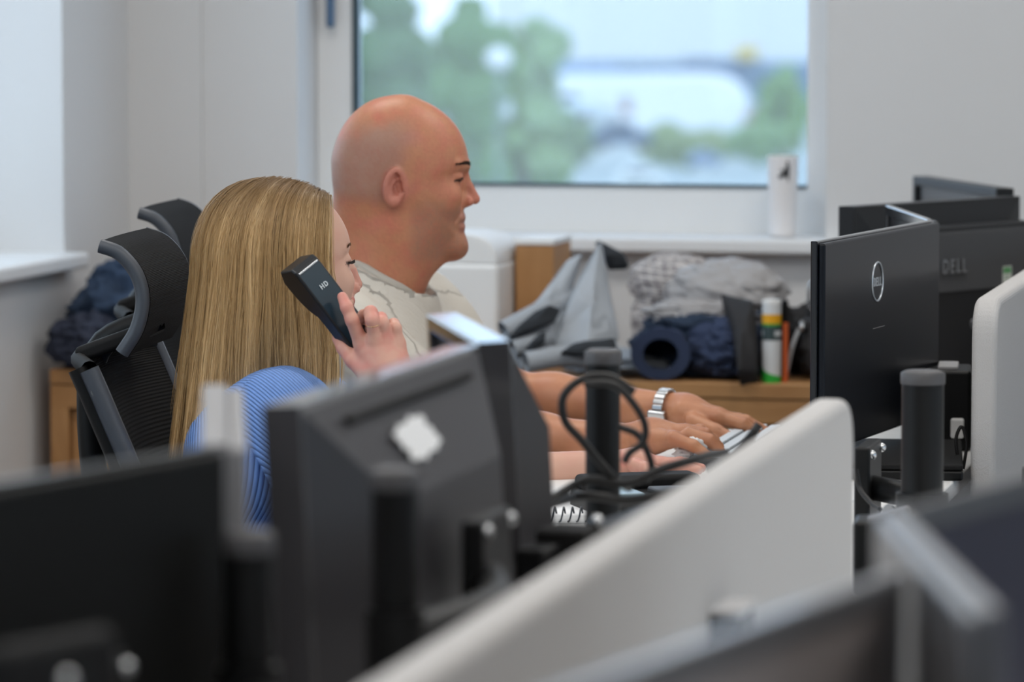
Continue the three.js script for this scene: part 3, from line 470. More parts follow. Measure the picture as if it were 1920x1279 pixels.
  const rHand = fingers([
    [q(1290, 815, 5.80, 0.0105), q(1330, 826, 5.79, 0.0095), q(1350, 846, 5.79, 0.0078)],
    [q(1285, 812, 5.83, 0.0108), q(1322, 815, 5.83, 0.0098), q(1348, 838, 5.84, 0.008)],
    [q(1278, 812, 5.86, 0.0105), q(1312, 808, 5.87, 0.0095), q(1340, 826, 5.88, 0.008)],
    [q(1262, 822, 5.78, 0.010), q(1300, 836, 5.765, 0.0088), q(1326, 854, 5.76, 0.0072)],
    [q(1225, 812, 5.90, 0.013), q(1262, 822, 5.92, 0.011), q(1296, 842, 5.91, 0.009)]], [cap(rW, at(1225, 818, 5.85), 0.027, 0.024), cap(at(1215, 818, 5.87), at(1282, 815, 5.86), 0.020, 0.0135), cap(at(1215, 826, 5.83), at(1264, 824, 5.79), 0.021, 0.0125), cap(at(1220, 816, 5.85), at(1285, 814, 5.83), 0.022, 0.0135)]);
  const lHand = fingers([
    [q(1345, 783, 6.10, 0.0105), q(1392, 795, 6.09, 0.0098), q(1425, 818, 6.09, 0.008)],
    [q(1345, 780, 6.13, 0.0105), q(1398, 790, 6.13, 0.0098), q(1440, 812, 6.13, 0.008)],
    [q(1338, 778, 6.16, 0.0102), q(1385, 786, 6.16, 0.009), q(1420, 806, 6.17, 0.0078)],
    [q(1328, 780, 6.185, 0.0095), q(1365, 788, 6.20, 0.0085), q(1392, 804, 6.20, 0.0072)],
    [q(1300, 790, 6.09, 0.0125), q(1342, 808, 6.06, 0.0108), q(1378, 826, 6.05, 0.009)]], [cap(lW, at(1290, 772, 6.14), 0.027, 0.025), cap(at(1280, 774, 6.12), at(1342, 783, 6.10), 0.021, 0.0135), cap(at(1280, 772, 6.15), at(1336, 778, 6.17), 0.021, 0.0125), cap(at(1285, 772, 6.14), at(1344, 780, 6.13), 0.022, 0.0135)]);
  const hGeo = nets(rHand, ...bounds([rW, at(1350, 790, 5.92), at(1350, 860, 5.74)], 0.035), 0.0028, armSkin), hGeo2 = nets(lHand, ...bounds([lW, at(1445, 745, 6.2), at(1445, 835, 6.03)], 0.035), 0.0028, armSkin);
  const body = mergeGeometries([headGeo, bodyGeo, armGeo, hGeo, hGeo2]); shiftGeo(body, base);
  const man = put('person', body, skinMat, scene, base); tag(man, 'bald man in a pale grey top sitting in profile and typing', 'person');
  // shirt
  const sleeve = blend([cap(rS, rS.clone().lerp(rE, 0.72), 0.072, 0.064), cap(lS, lS.clone().lerp(lE, 0.72), 0.072, 0.064)], 0.02);
  const cc = at(713, 513, 6.11), cu = at(772, 546, 6.10).sub(at(655, 478, 6.12)).normalize(), cn = cu.clone().cross(V(0.16, 0, 0.97).normalize()).negate().normalize(); if (cn.y < 0) cn.negate();   // neckline plane
  const shirt = (x, y, z) => { const fold = 0.0045 * noise(x * 14 + y * 16, y * 7 - x * 9, z * 11) + 0.003 * noise(x * 34 + y * 30, y * 14, z * 22); let d = smin(torso(x, y, z), sleeve(x, y, z), 0.05); d = smin(d, nk(x, y, z) - 0.010, 0.05) + fold; const qx = x - cc.x, qy = y - cc.y, qz = z - cc.z, ax = qx * cn.x + qy * cn.y + qz * cn.z, rad = Math.sqrt(Math.max(0, qx * qx + qy * qy + qz * qz - ax * ax)); d = smax(d, -Math.max(rad - 0.082 - 0.25 * Math.max(0, ax), -ax), 0.006); return Math.max(d, 0.60 - y); };
  const sg = nets(shirt, [-1.96, 0.45, -6.26], [-1.22, 1.12, -5.60], 0.0065); shiftGeo(sg, base); metric(sg);
  const shirtMat = std(rgb(0.60, 0.57, 0.51), 0.9, { bumpMap: cloth, bumpScale: 0.0008 });
  put('shirt', sg, shirtMat, man);
  { const ring = []; const c = at(713, 513, 6.11), u = at(772, 546, 6.10).sub(at(655, 478, 6.12)).multiplyScalar(0.5), v = V(0.16, 0, 0.97).normalize().multiplyScalar(0.066); for (let i = 0; i < 28; i++) { const t = i / 28 * 2 * Math.PI; ring.push(c.clone().addScaledVector(u, Math.cos(t) * 1.06).addScaledVector(v, Math.sin(t)).sub(base)); } put('collar', tube(ring, 0.009, 96, 10, true), shirtMat, man); }
  // trousers
  const tg = nets((x, y, z) => Math.max(smin(torso(x, y, z), legs(x, y, z) - 0.012, 0.05) - 0.004, y - 0.66), [-1.94, 0.08, -6.26], [-1.10, 0.68, -5.60], 0.014); shiftGeo(tg, base); put('trousers', tg, std('#2a3140', 0.9), man);
  // brows and lashes of real hairs
  const hairs = (from, to, n, len, r, up) => { const l = []; for (let i = 0; i < n; i++) { const t = rnd(), a = onSkin(H, from.clone().lerp(to, t).add(V(0, R(-2.6, 2.6) * (1 - 0.6 * t) + 3 * Math.sin(t * 2.6), R(-1, 1)))), b = a.clone().add(V(-len * 0.2 + R(-0.5, 1), up * len + R(-1, 1), Math.sign(from.z) * len * R(0.5, 0.9))); l.push(cyl(r * 0.4, r, a.distanceTo(b), 4).translate(0, a.distanceTo(b) / 2, 0).applyQuaternion(new THREE.Quaternion().setFromUnitVectors(V(0, 1, 0), b.clone().sub(a).normalize())).translate(...a.toArray())); } return join(l); };
  const hb = new THREE.Matrix4().makeTranslation(-base.x, -base.y, -base.z).multiply(hf.m), browMat = std('#35251b', 0.7);
  put('eyebrow', hairs(V(103, 18, 10), V(80, 17, 50), 240, 7, 0.5, 0.2).applyMatrix4(hb), browMat, man);
  put('eyebrow', hairs(V(103, 19, -10), V(91, 20, -42), 120, 7, 0.5, 0.25).applyMatrix4(hb), browMat, man);
  put('eyelashes', hairs(V(94, -4, 24), V(86, -5, 45), 50, 4, 0.35, -0.3).applyMatrix4(hb), browMat, man);
  // watch
  const wp = at(1247, 768, 6.155), dir = at(1300, 774, 6.14).sub(lW).normalize(), wq = new THREE.Quaternion().setFromUnitVectors(V(0, 1, 0), dir);
  const watch = new THREE.Group(); watch.name = 'wristwatch'; watch.position.copy(wp).sub(base); watch.quaternion.copy(wq); watch.userData.label = 'silver link bracelet watch on the wrist'; man.add(watch);
  for (let i = 0; i < 22; i++) { const a = i / 22 * 2 * Math.PI, big = i === 5; put(big ? 'watch_case' : 'bracelet_link', big ? rbox(0.012, 0.03, 0.026, 0.004) : rbox(0.0042, 0.017, 0.0076, 0.0015), MAT.steel, watch, [Math.cos(a) * 0.0305, 0, Math.sin(a) * 0.0305], [0, -a, 0]); }
}

// ----- the woman -----
{
  const base = V(-1.56, 0, -5.14), HC = at(529, 502, 5.35), s = 0.00092, yaw = 34 * Math.PI / 180, hf = headFrame(HC, yaw, 8 * Math.PI / 180, s), H = headField({ woman: true });
  const rS = at(520, 772, 5.20), lS = at(585, 765, 5.52), neckLo = at(500, 715, 5.37), neckHi = at(520, 600, 5.36), nk = cap(neckLo, neckHi, 0.058, 0.048);
  const skin = [0.66, 0.39, 0.29], pink = [0.68, 0.30, 0.24];
  const col = (x, y, z) => { const [a, b, c] = hf.to(x, y, z), n = fbm(x * 25, y * 25, z * 25); let k = mixc(skin, pink, clamp(0.12 + 0.35 * n, 0, 1)); if (a > 96 && b < -18 && b > -52) k = mixc(k, [0.62, 0.25, 0.19], 0.55); if (a > 84 && b < -56 && b > -88 && Math.abs(c) < 26) k = [0.5, 0.17, 0.14]; if (Math.abs(b + 5) < 1.6 && a > 80 && Math.abs(c) > 20 && Math.abs(c) < 48) k = [0.10, 0.06, 0.05]; return k; };
  const hg = nets((x, y, z) => { const [a, b, c] = hf.to(x, y, z); return smin(H(a, b, c) * s, nk(x, y, z), 0.03); }, [HC.x - 0.13, neckLo.y - 0.05, HC.z - 0.13], [HC.x + 0.13, HC.y + 0.12, HC.z + 0.13], 0.003, col);
  const rE = at(668, 1060, 5.10), rW = at(742, 742, 5.17), lE = at(800, 905, 5.62), lW = at(1165, 872, 5.68);
  const pelvis = V(-1.57, 0.56, -5.15), chest = at(478, 850, 5.36);
  const torso = blend([cap(pelvis, chest, 0.125, 0.105), cap(rS.clone().lerp(lS, 0.22), lS.clone().lerp(rS, 0.22), 0.045, 0.045), cap(at(500, 850, 5.28), at(512, 850, 5.46), 0.085, 0.085), cap(rS, lS, 0.034, 0.034), cap(V(-1.56, 0.53, -5.06), V(-1.18, 0.53, -5.03), 0.082, 0.062), cap(V(-1.56, 0.53, -5.24), V(-1.18, 0.53, -5.27), 0.082, 0.062)], 0.05);
  const legs = blend([cap(V(-1.18, 0.53, -5.03), V(-1.18, 0.08, -5.03), 0.055, 0.036), cap(V(-1.18, 0.05, -5.03), V(-1.05, 0.04, -5.03), 0.035, 0.03), cap(V(-1.18, 0.53, -5.27), V(-1.18, 0.08, -5.27), 0.055, 0.036), cap(V(-1.18, 0.05, -5.27), V(-1.05, 0.04, -5.27), 0.035, 0.03)], 0.03);
  const arms = blend([cap(rS, rE, 0.045, 0.036), cap(rE, rW, 0.038, 0.024)], 0.02), arms2 = blend([cap(lS, lE, 0.045, 0.036), cap(lE, lW, 0.037, 0.022)], 0.02);
  const bg = nets((x, y, z) => Math.min(smin(torso(x, y, z) + 0.008, legs(x, y, z), 0.04), 9), [-1.84, 0, -5.42], [-1.05, 1.0, -4.9], 0.012, col);
  const ag = nets((x, y, z) => Math.min(arms(x, y, z), arms2(x, y, z)), [-1.56, 0.70, -5.66], [-1.0, 0.99, -4.86], 0.006, col);
  const q = (px, py, d, r) => [at(px, py, d), r];
  const pinkHand = (x, y, z) => { const n = fbm(x * 45, y * 45, z * 45); return mixc([0.66, 0.355, 0.27], [0.66, 0.25, 0.20], clamp(0.25 + 0.8 * n, 0, 1)); };
  // right hand holding the handset
  const rHand = fingers([
    [q(676, 640, 5.165, 0.0098), q(660, 600, 5.152, 0.0084), q(650, 576, 5.152, 0.0078), q(642, 557, 5.158, 0.0068)],
    [q(704, 632, 5.155, 0.0098), q(698, 600, 5.142, 0.0088), q(695, 586, 5.150, 0.0086), q(682, 592, 5.176, 0.0076), q(672, 604, 5.186, 0.0066)],
    [q(724, 634, 5.158, 0.0094), q(717, 606, 5.148, 0.0084), q(714, 597, 5.158, 0.008), q(704, 606, 5.182, 0.007), q(692, 616, 5.19, 0.0064)],
    [q(745, 640, 5.165, 0.0088), q(741, 615, 5.158, 0.0078), q(738, 608, 5.168, 0.0074), q(727, 616, 5.186, 0.0066), q(716, 624, 5.19, 0.006)],
    [q(688, 700, 5.165, 0.0125), q(662, 674, 5.175, 0.0108), q(645, 652, 5.188, 0.0096), q(634, 634, 5.20, 0.0082)]],
    [cap(rW, at(728, 700, 5.165), 0.024, 0.021), cap(at(722, 705, 5.168), at(682, 648, 5.166), 0.0195, 0.0105), cap(at(728, 700, 5.162), at(706, 640, 5.156), 0.0195, 0.0105), cap(at(736, 700, 5.164), at(726, 642, 5.159), 0.0195, 0.010), cap(at(744, 698, 5.17), at(746, 648, 5.166), 0.018, 0.0095), cap(at(700, 705, 5.168), at(690, 665, 5.168), 0.014, 0.010)], 0.008);
  const rg = nets(rHand, ...bounds([at(620, 550, 5.22), at(775, 745, 5.12), rW], 0.022), 0.0022, pinkHand);
  const lHand = fingers([
    [q(1245, 872, 5.66, 0.0088), q(1280, 874, 5.65, 0.0078), q(1310, 882, 5.645, 0.0065)], [q(1245, 870, 5.69, 0.0088), q(1285, 870, 5.69, 0.0078), q(1316, 878, 5.69, 0.0065)], [q(1240, 868, 5.715, 0.0085), q(1276, 867, 5.72, 0.0075), q(1304, 874, 5.725, 0.0062)], [q(1230, 868, 5.735, 0.008), q(1258, 868, 5.745, 0.007), q(1282, 872, 5.75, 0.006)],
    [q(1190, 872, 5.64, 0.011), q(1214, 880, 5.62, 0.0095), q(1236, 886, 5.61, 0.0078)]], [cap(lW, at(1195, 868, 5.68), 0.022, 0.019), cap(at(1190, 870, 5.67), at(1242, 871, 5.66), 0.016, 0.010), cap(at(1190, 868, 5.69), at(1240, 869, 5.70), 0.016, 0.010), cap(at(1190, 868, 5.70), at(1230, 868, 5.73), 0.015, 0.009)]);
  const lg = nets(lHand, ...bounds([lW, at(1316, 855, 5.76), at(1316, 890, 5.6)], 0.03), 0.0026, pinkHand);
  const body = mergeGeometries([hg, bg, ag, rg, lg]); shiftGeo(body, base);
  const woman = put('person', body, skinMat, scene, base); tag(woman, 'blonde woman in a blue ribbed top holding a handset to her ear', 'person');
  { // ring on the middle finger
    const a = at(704, 632, 5.155), b = at(698, 600, 5.142), d = b.clone().sub(a).normalize(), p = a.clone().lerp(b, 0.80).sub(base);
    const ringO = put('finger_ring', new THREE.TorusGeometry(0.0092, 0.0007, 8, 40), std('#d8b48a', 0.2, { metalness: 1 }), woman, p); ringO.quaternion.setFromUnitVectors(V(0, 0, 1), d); ringO.userData.label = 'thin gold ring on the middle finger';
    put('stone', new THREE.IcosahedronGeometry(0.0016, 1), phy('#ffffff', 0.05), ringO, [0.0066, 0.0066, 0]);
  }
  // ribbed top: body and short sleeve
  const sleeveEnd = rS.clone().lerp(rE, 0.52), sleeveDir = rE.clone().sub(rS).normalize(), lEnd = lS.clone().lerp(lE, 0.5), lDir = lE.clone().sub(lS).normalize();
  const ribT = tex(64, 4, (u) => Math.pow(Math.abs(Math.sin(u * Math.PI)), 0.5));
  const ribMat = std(rgb(0.20, 0.36, 0.78), 0.85, { bumpMap: ribT, bumpScale: 0.0026 });
  const neckHole = cap(at(478, 690, 5.37), at(560, 765, 5.40), 0.082, 0.086);
  const wrinkle = (x, y, z) => 0.0025 * noise(x * 22, y * 16, z * 22);
  const topF = (x, y, z) => { let d = torso(x, y, z) - 0.002 + wrinkle(x, y, z); d = smax(d, -neckHole(x, y, z), 0.006); return Math.max(d, 0.60 - y); };
  const tg = nets(topF, [-1.86, 0.49, -5.44], [-1.22, 1.02, -4.88], 0.006); shiftGeo(tg, base);
  { const p = tg.attributes.position, uv = new Float32Array(p.count * 2); for (let i = 0; i < p.count; i++) { const a = Math.atan2(p.getZ(i), p.getX(i) + 0.03 + 0.0); uv[2 * i] = a * 0.14 / 0.0042; uv[2 * i + 1] = p.getY(i); } tg.setAttribute('uv', new THREE.BufferAttribute(uv, 2)); }
  put('ribbed_top', tg, ribMat, woman);
  for (const [S, End, Dir, nm] of [[rS, sleeveEnd, sleeveDir, 1], [lS, lEnd, lDir, 0]]) {
    const sl = blend([cap(S, End, 0.051, 0.049), cap(S.clone().lerp(chest, 0.2), S, 0.052, 0.05)], 0.02);
    const f = (x, y, z) => { let d = sl(x, y, z) + wrinkle(x + 3, y, z); d = Math.max(d, (x - End.x) * Dir.x + (y - End.y) * Dir.y + (z - End.z) * Dir.z); return smax(d, -neckHole(x, y, z), 0.006); };
    const g = nets(f, ...bounds([S, End], 0.085), 0.004); shiftGeo(g, base);
    const p = g.attributes.position, uv = new Float32Array(p.count * 2); for (let i = 0; i < p.count; i++) { uv[2 * i] = (p.getX(i) * 0.62 + p.getY(i) * 0.66 - p.getZ(i) * 0.42) / 0.0042; uv[2 * i + 1] = p.getX(i); } g.setAttribute('uv', new THREE.BufferAttribute(uv, 2));
    put('sleeve', g, ribMat, woman);
  }
  const jg = nets((x, y, z) => Math.max(smin(torso(x, y, z), legs(x, y, z) - 0.008, 0.05) - 0.005, y - 0.65), [-1.86, 0.08, -5.44], [-1.1, 0.67, -4.88], 0.014); shiftGeo(jg, base); put('jeans', jg, std('#3f5f8f', 0.9), woman);
  // eyelashes and brow
  const toBase = new THREE.Matrix4().makeTranslation(-base.x, -base.y, -base.z).multiply(hf.m);
  const lashes = [], bh = [];
  for (let i = 0; i < 46; i++) { const t = i / 45, a = V(94 - 9 * t, -4 - t, 22 + 24 * t); lashes.push(tube([a, a.clone().add(V(4.5, -1.2, 1 + 2 * t)), a.clone().add(V(8.5, 0.6, 2 + 3 * t))], 0.33, 4, 4)); }
  for (let i = 0; i < 46; i++) { const t = i / 45, a = V(94 - 9 * t, -4 - t, -22 - 24 * t); lashes.push(tube([a, a.clone().add(V(4.5, -1.2, -1 - 2 * t)), a.clone().add(V(8.5, 0.6, -2 - 3 * t))], 0.33, 4, 4)); }
  for (let i = 0; i < 260; i++) { const t = rnd(), sg = i % 2 ? 1 : -1, a = onSkin(H, V(101 - 13 * t, 16 + 4 * Math.sin(t * 2.6) + R(-1.5, 1.5), sg * (11 + 32 * t))); bh.push(tube([a, a.clone().add(V(-0.6, 1.2, sg * 3.5)), a.clone().add(V(-2, 1.5, sg * 6.5))], 0.36, 3, 4)); }
  put('eyelashes', join(lashes).applyMatrix4(toBase), std('#1b1413', 0.7), woman); put('eyebrow', join(bh).applyMatrix4(toBase), std('#7a5636', 0.8), woman);
  // hair: strands from a middle parting over the skull, then falling to the shoulders (mm in upright head axes)
  const up = new THREE.Matrix4().compose(HC.clone().sub(base), new THREE.Quaternion().setFromEuler(new THREE.Euler(0, yaw, 0)), V(0.001, 0.001, 0.001));
  const hairAt = (psi, t, o) => {                    // psi 0 ahead, +-180 behind; t root to tip; o 0 inner .. 1 outer
    const side = Math.sign(psi) || 1, a = Math.abs(psi) * Math.PI / 180, back = sst(60, 165, Math.abs(psi)), fr = 1 - back;
    const Ax = lerp(88, 121, back) - 13 + 13 * o, Az = 74 + 14 * o, Ay = 109 + 8 * o, x0 = lerp(72, -22, sst(58, 175, Math.abs(psi)));
    const cT = 0.36;
    if (t < cT) { const al = lerp(0.07, Math.PI / 2, Math.pow(t / cT, 0.85)), S = Math.sin(al); return V(x0 * (1 - S) + Ax * S * Math.cos(a) - 6 * (1 - S), Ay * Math.pow(Math.cos(al), 0.86) * Math.sqrt(1 - (1 - S) * (x0 / 113) ** 2) + 2, side * (Az * S * Math.sin(a) + 3 * (1 - S))); }
    const u = (t - cT) / (1 - cT), len = lerp(178, 262, back), fl = lerp(0.02, 0.30, back) * u + 0.05 * Math.sin(u * 2.6) * fr;
    const belly = 1 + fl, inw = 1 + 0.05 * Math.sin(u * Math.PI) - 0.10 * u * u;
    return V(Ax * Math.cos(a) * belly + fr * (6 * Math.sin(u * 3) + 10 * u * u), 2 - len * u, side * Az * Math.sin(a) * inw);
  };
  const P = [], N = [], C = [], I = [];
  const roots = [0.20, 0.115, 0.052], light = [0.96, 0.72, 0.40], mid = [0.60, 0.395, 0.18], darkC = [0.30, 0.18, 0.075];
  const strand = (psi, o, r, wob, shade, tEnd, seg = 18) => {
    const pts = []; for (let i = 0; i <= seg; i++) { const t = i / seg * tEnd, w = wob * (0.3 + t); const p = hairAt(psi + 3.2 * noise(psi * 0.23, t * 2.4, o * 3) + w * noise(psi * 1.7 + 9, t * 3.2, o * 9), t, o + 0.10 * noise(psi * 0.6, t * 3, 5)); pts.push(p.applyMatrix4(up)); }
    const b = P.length / 3;
    for (let i = 0; i <= seg; i++) {
      const d = pts[Math.min(i + 1, seg)].clone().sub(pts[Math.max(i - 1, 0)]).normalize(), n1 = V(d.y, -d.x, 0.13).cross(d).normalize(), n2 = d.clone().cross(n1), t = i / seg, rr = r * (i === seg ? 0.25 : 1 - 0.35 * t);
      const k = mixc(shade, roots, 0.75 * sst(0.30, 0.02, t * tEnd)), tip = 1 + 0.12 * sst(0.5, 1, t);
      for (let j = 0; j < 3; j++) { const a = j * 2.0944, nx = n1.x * Math.cos(a) + n2.x * Math.sin(a), ny = n1.y * Math.cos(a) + n2.y * Math.sin(a), nz = n1.z * Math.cos(a) + n2.z * Math.sin(a); P.push(pts[i].x + nx * rr, pts[i].y + ny * rr, pts[i].z + nz * rr); N.push(nx, ny, nz); C.push(k[0] * tip, k[1] * tip, k[2] * tip); }
      if (i) for (let j = 0; j < 3; j++) { const A = b + (i - 1) * 3 + j, B = b + (i - 1) * 3 + (j + 1) % 3; I.push(A, B, A + 3, B, B + 3, A + 3); }
    }
  };
  const lock = (psi) => clamp(0.52 + 1.1 * noise(psi * 0.22, 1.7, 2) + 0.7 * noise(psi * 0.9, 4, 7), 0, 1);
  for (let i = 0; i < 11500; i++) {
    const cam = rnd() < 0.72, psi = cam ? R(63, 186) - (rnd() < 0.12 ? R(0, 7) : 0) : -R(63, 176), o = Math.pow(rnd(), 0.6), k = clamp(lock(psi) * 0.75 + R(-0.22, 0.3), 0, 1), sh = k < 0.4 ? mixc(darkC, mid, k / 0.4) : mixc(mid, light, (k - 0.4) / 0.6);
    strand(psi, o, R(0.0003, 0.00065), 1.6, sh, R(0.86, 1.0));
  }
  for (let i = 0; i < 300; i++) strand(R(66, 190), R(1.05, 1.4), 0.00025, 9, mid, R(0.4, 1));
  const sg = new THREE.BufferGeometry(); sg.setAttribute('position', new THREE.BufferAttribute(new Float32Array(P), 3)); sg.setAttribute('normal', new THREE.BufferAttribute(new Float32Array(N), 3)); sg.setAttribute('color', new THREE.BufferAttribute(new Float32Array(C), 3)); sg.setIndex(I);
  const hairMat = phy('#ffffff', 0.42, { vertexColors: true });
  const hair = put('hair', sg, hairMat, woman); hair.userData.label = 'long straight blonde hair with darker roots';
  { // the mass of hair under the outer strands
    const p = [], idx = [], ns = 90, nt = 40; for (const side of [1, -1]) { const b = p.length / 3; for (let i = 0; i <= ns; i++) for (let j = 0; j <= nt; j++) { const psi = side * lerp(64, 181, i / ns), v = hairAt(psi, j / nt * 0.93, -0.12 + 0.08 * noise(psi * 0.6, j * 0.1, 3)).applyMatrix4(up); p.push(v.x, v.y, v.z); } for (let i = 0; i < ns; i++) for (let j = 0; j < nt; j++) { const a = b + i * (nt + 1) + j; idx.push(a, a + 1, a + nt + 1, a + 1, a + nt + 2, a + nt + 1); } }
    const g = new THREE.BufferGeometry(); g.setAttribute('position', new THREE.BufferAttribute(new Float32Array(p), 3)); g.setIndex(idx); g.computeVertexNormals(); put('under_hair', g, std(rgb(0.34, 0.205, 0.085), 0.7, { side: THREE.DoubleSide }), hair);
  }
}

// ---------- telephone handset ----------
{
  const right = V(1, 0, 0).applyQuaternion(camera.quaternion), upv = V(0, 1, 0).applyQuaternion(camera.quaternion), to = V(0, 0, 1).applyQuaternion(camera.quaternion);   // picture axes, used once to read the handset's pose
  const mk = (a, b, c) => right.clone().multiplyScalar(a).addScaledVector(upv, b).addScaledVector(to, c).normalize();
  const Lg = mk(0.585, -0.80, -0.12); let Nn = mk(0.38, 0.26, 0.88); Nn.addScaledVector(Lg, -Nn.dot(Lg)).normalize(); const Wd = Nn.clone().cross(Lg).normalize();
  const g = thing('telephone_handset', 'dark blue-black desk phone handset pressed to the blonde hair', 'handset', at(573, 499, 5.175));
  g.quaternion.setFromRotationMatrix(new THREE.Matrix4().makeBasis(Lg, Wd, Nn));
  // side outline along the length (x) and depth (y = outward)
  const s = new THREE.Shape(); s.moveTo(0.0, 0.0); s.quadraticCurveTo(0.07, 0.006, 0.19, 0.0); s.lineTo(0.196, -0.012); s.lineTo(0.19, -0.034); s.quadraticCurveTo(0.155, -0.032, 0.135, -0.018); s.quadraticCurveTo(0.1, -0.012, 0.062, -0.018); s.quadraticCurveTo(0.045, -0.036, 0.004, -0.038); s.lineTo(-0.008, -0.03); s.lineTo(-0.004, -0.003); s.closePath();
  put('shell', new THREE.ExtrudeGeometry(s, { depth: 0.034, bevelEnabled: true, bevelSize: 0.003, bevelThickness: 0.003, bevelSegments: 4, curveSegments: 16 }).translate(0, 0, -0.017).rotateX(Math.PI / 2), std('#17181b', 0.4), g);
  const face = []; const n = 24; const fg = new THREE.PlaneGeometry(0.182, 0.034, n, 1); { const p = fg.attributes.position; for (let i = 0; i < p.count; i++) { const x = p.getX(i) + 0.096, t = x / 0.19; p.setXYZ(i, x, p.getY(i), 0.0036 + 2 * t * (1 - t) * 0.006 + 0.0 ); } fg.computeVertexNormals(); }
  put('back_plate', fg, phy('#0d2a38', 0.36), g); put('end_trim', rbox(0.003, 0.034, 0.004, 0.001), MAT.steel, g, [0.003, 0, 0.003]);
  put('letters', letters('HD', 0.0068, 0.0005).rotateZ(Math.PI / 2), std('#cdd6da', 0.4), g, [0.033, 0.002, 0.0062]);
}

// ---------- office chairs ----------
function chair(label, x, z, turn) {
  const g = thing('office_chair', label, 'chair', [x, 0, z], turn, 'black mesh office chairs');
  // pads swept across z from a side outline in x, y; ends come forward
  const sweep = (line, half, t, wrap, nz = 18) => {
    const p = [], idx = [], uv = [], m = line.length;
    for (let f = 0; f < 2; f++) for (let k = 0; k <= nz; k++) { const q = k / nz * 2 - 1; for (let i = 0; i < m; i++) { const a = line[Math.max(0, i - 1)], b = line[Math.min(m - 1, i + 1)], l = Math.hypot(b[0] - a[0], b[1] - a[1]), nx = -(b[1] - a[1]) / l, ny = (b[0] - a[0]) / l, e = t * (f ? 1 : -1) / 2; const half2 = half * (line[i][2] ?? 1); p.push(line[i][0] + nx * e + wrap * q * q, line[i][1] + ny * e, q * half2); uv.push(q * half2, i / m * 0.3); } }
    const S = (nz + 1) * m; for (let f = 0; f < 2; f++) for (let k = 0; k < nz; k++) for (let i = 0; i < m - 1; i++) { const a = f * S + k * m + i, b = a + m; f ? idx.push(a, b, a + 1, b, b + 1, a + 1) : idx.push(a, a + 1, b, b, a + 1, b + 1); }
    const edge = (a, b) => idx.push(a, b, a + S, b, b + S, a + S, a, a + S, b, b, a + S, b + S); for (let i = 0; i < m - 1; i++) { edge(i, i + 1); edge(nz * m + i, nz * m + i + 1); } for (let k = 0; k < nz; k++) { edge(k * m, (k + 1) * m); edge(k * m + m - 1, (k + 1) * m + m - 1); }
    const q = new THREE.BufferGeometry(); q.setAttribute('position', new THREE.BufferAttribute(new Float32Array(p), 3)); q.setAttribute('uv', new THREE.BufferAttribute(new Float32Array(uv), 2)); q.setIndex(idx); q.computeVertexNormals(); return q;
  };
  const curve = (pts, n) => new THREE.SplineCurve(pts.map((p) => new THREE.Vector2(...p))).getPoints(n).map((v) => [v.x, v.y]);
  const rest = curve([[-0.070, 1.094], [-0.044, 1.084], [-0.022, 1.058], [-0.014, 1.024], [-0.022, 0.986], [-0.042, 0.954]], 20);
  put('headrest', sweep(rest, 0.15, 0.016, 0.004), MAT.chairMesh, g);
  for (const e of [-1, 1]) put('headrest_frame', tube(rest.map(([a, b]) => V(a + 0.002, b, e * 0.152)), 0.0095, 40, 10), MAT.chairFrame, g);
  put('headrest_bracket', rbox(0.09, 0.022, 0.26, 0.008), MAT.blackMatt, g, [-0.065, 0.962, 0], [0, 0, 0.35]);
  put('neck_post', tube([V(-0.02, 0.99, 0), V(-0.10, 0.95, 0), V(-0.115, 0.86, 0), V(-0.07, 0.6, 0), V(0.05, 0.43, 0)], 0.018, 40, 10), MAT.black, g);
  const back = curve([[-0.105, 0.938], [-0.08, 0.88], [-0.04, 0.78], [-0.01, 0.66], [-0.01, 0.55], [-0.03, 0.48]], 24);
  put('backrest', sweep(back, 0.215, 0.014, 0.035), MAT.chairMesh, g);
  for (const e of [-1, 1]) { const f = put('back_frame', tube(back.map(([a, b]) => V(a + 0.035, b, e * 0.217)), 0.013, 40, 10), MAT.chairFrame, g); put('frame_shell', tube(back.map(([a, b]) => V(a + 0.018, b, e * 0.208)), 0.013, 40, 10), MAT.black, f); put('frame_screw', cyl(0.006, 0.006, 0.006, 12).rotateX(Math.PI / 2), MAT.steel, f, [-0.06, 0.91, e * 0.225]); }
  put('top_bar', tube([V(-0.07, 0.938, -0.215), V(-0.105, 0.942, -0.1), V(-0.108, 0.942, 0.1), V(-0.07, 0.938, 0.215)], 0.011, 30, 10), MAT.blackMatt, g);
  put('seat', rbox(0.46, 0.06, 0.48, 0.028, 4), MAT.chairMesh, g, [0.17, 0.415, 0]);
  put('column', cyl(0.025, 0.028, 0.33, 20), MAT.black, g, [0.12, 0.22, 0]);
  for (let i = 0; i < 5; i++) { const a = i / 5 * 2 * Math.PI + 0.3, L = put('base_leg', rbox(0.30, 0.03, 0.045, 0.01), MAT.black, g, [0.12 + Math.cos(a) * 0.15, 0.075, Math.sin(a) * 0.15], [0, -a, 0]); put('caster', cyl(0.028, 0.028, 0.04, 16).rotateX(Math.PI / 2), MAT.blackMatt, L, [0.14, -0.045, 0]); }
  return g;
}
chair('black mesh office chair with a curved headrest behind the blonde woman', -1.645, -5.19, 0.12);
chair('black mesh office chair farther back, only its headrest showing past the blonde hair', -1.865, -6.03, 0.12);

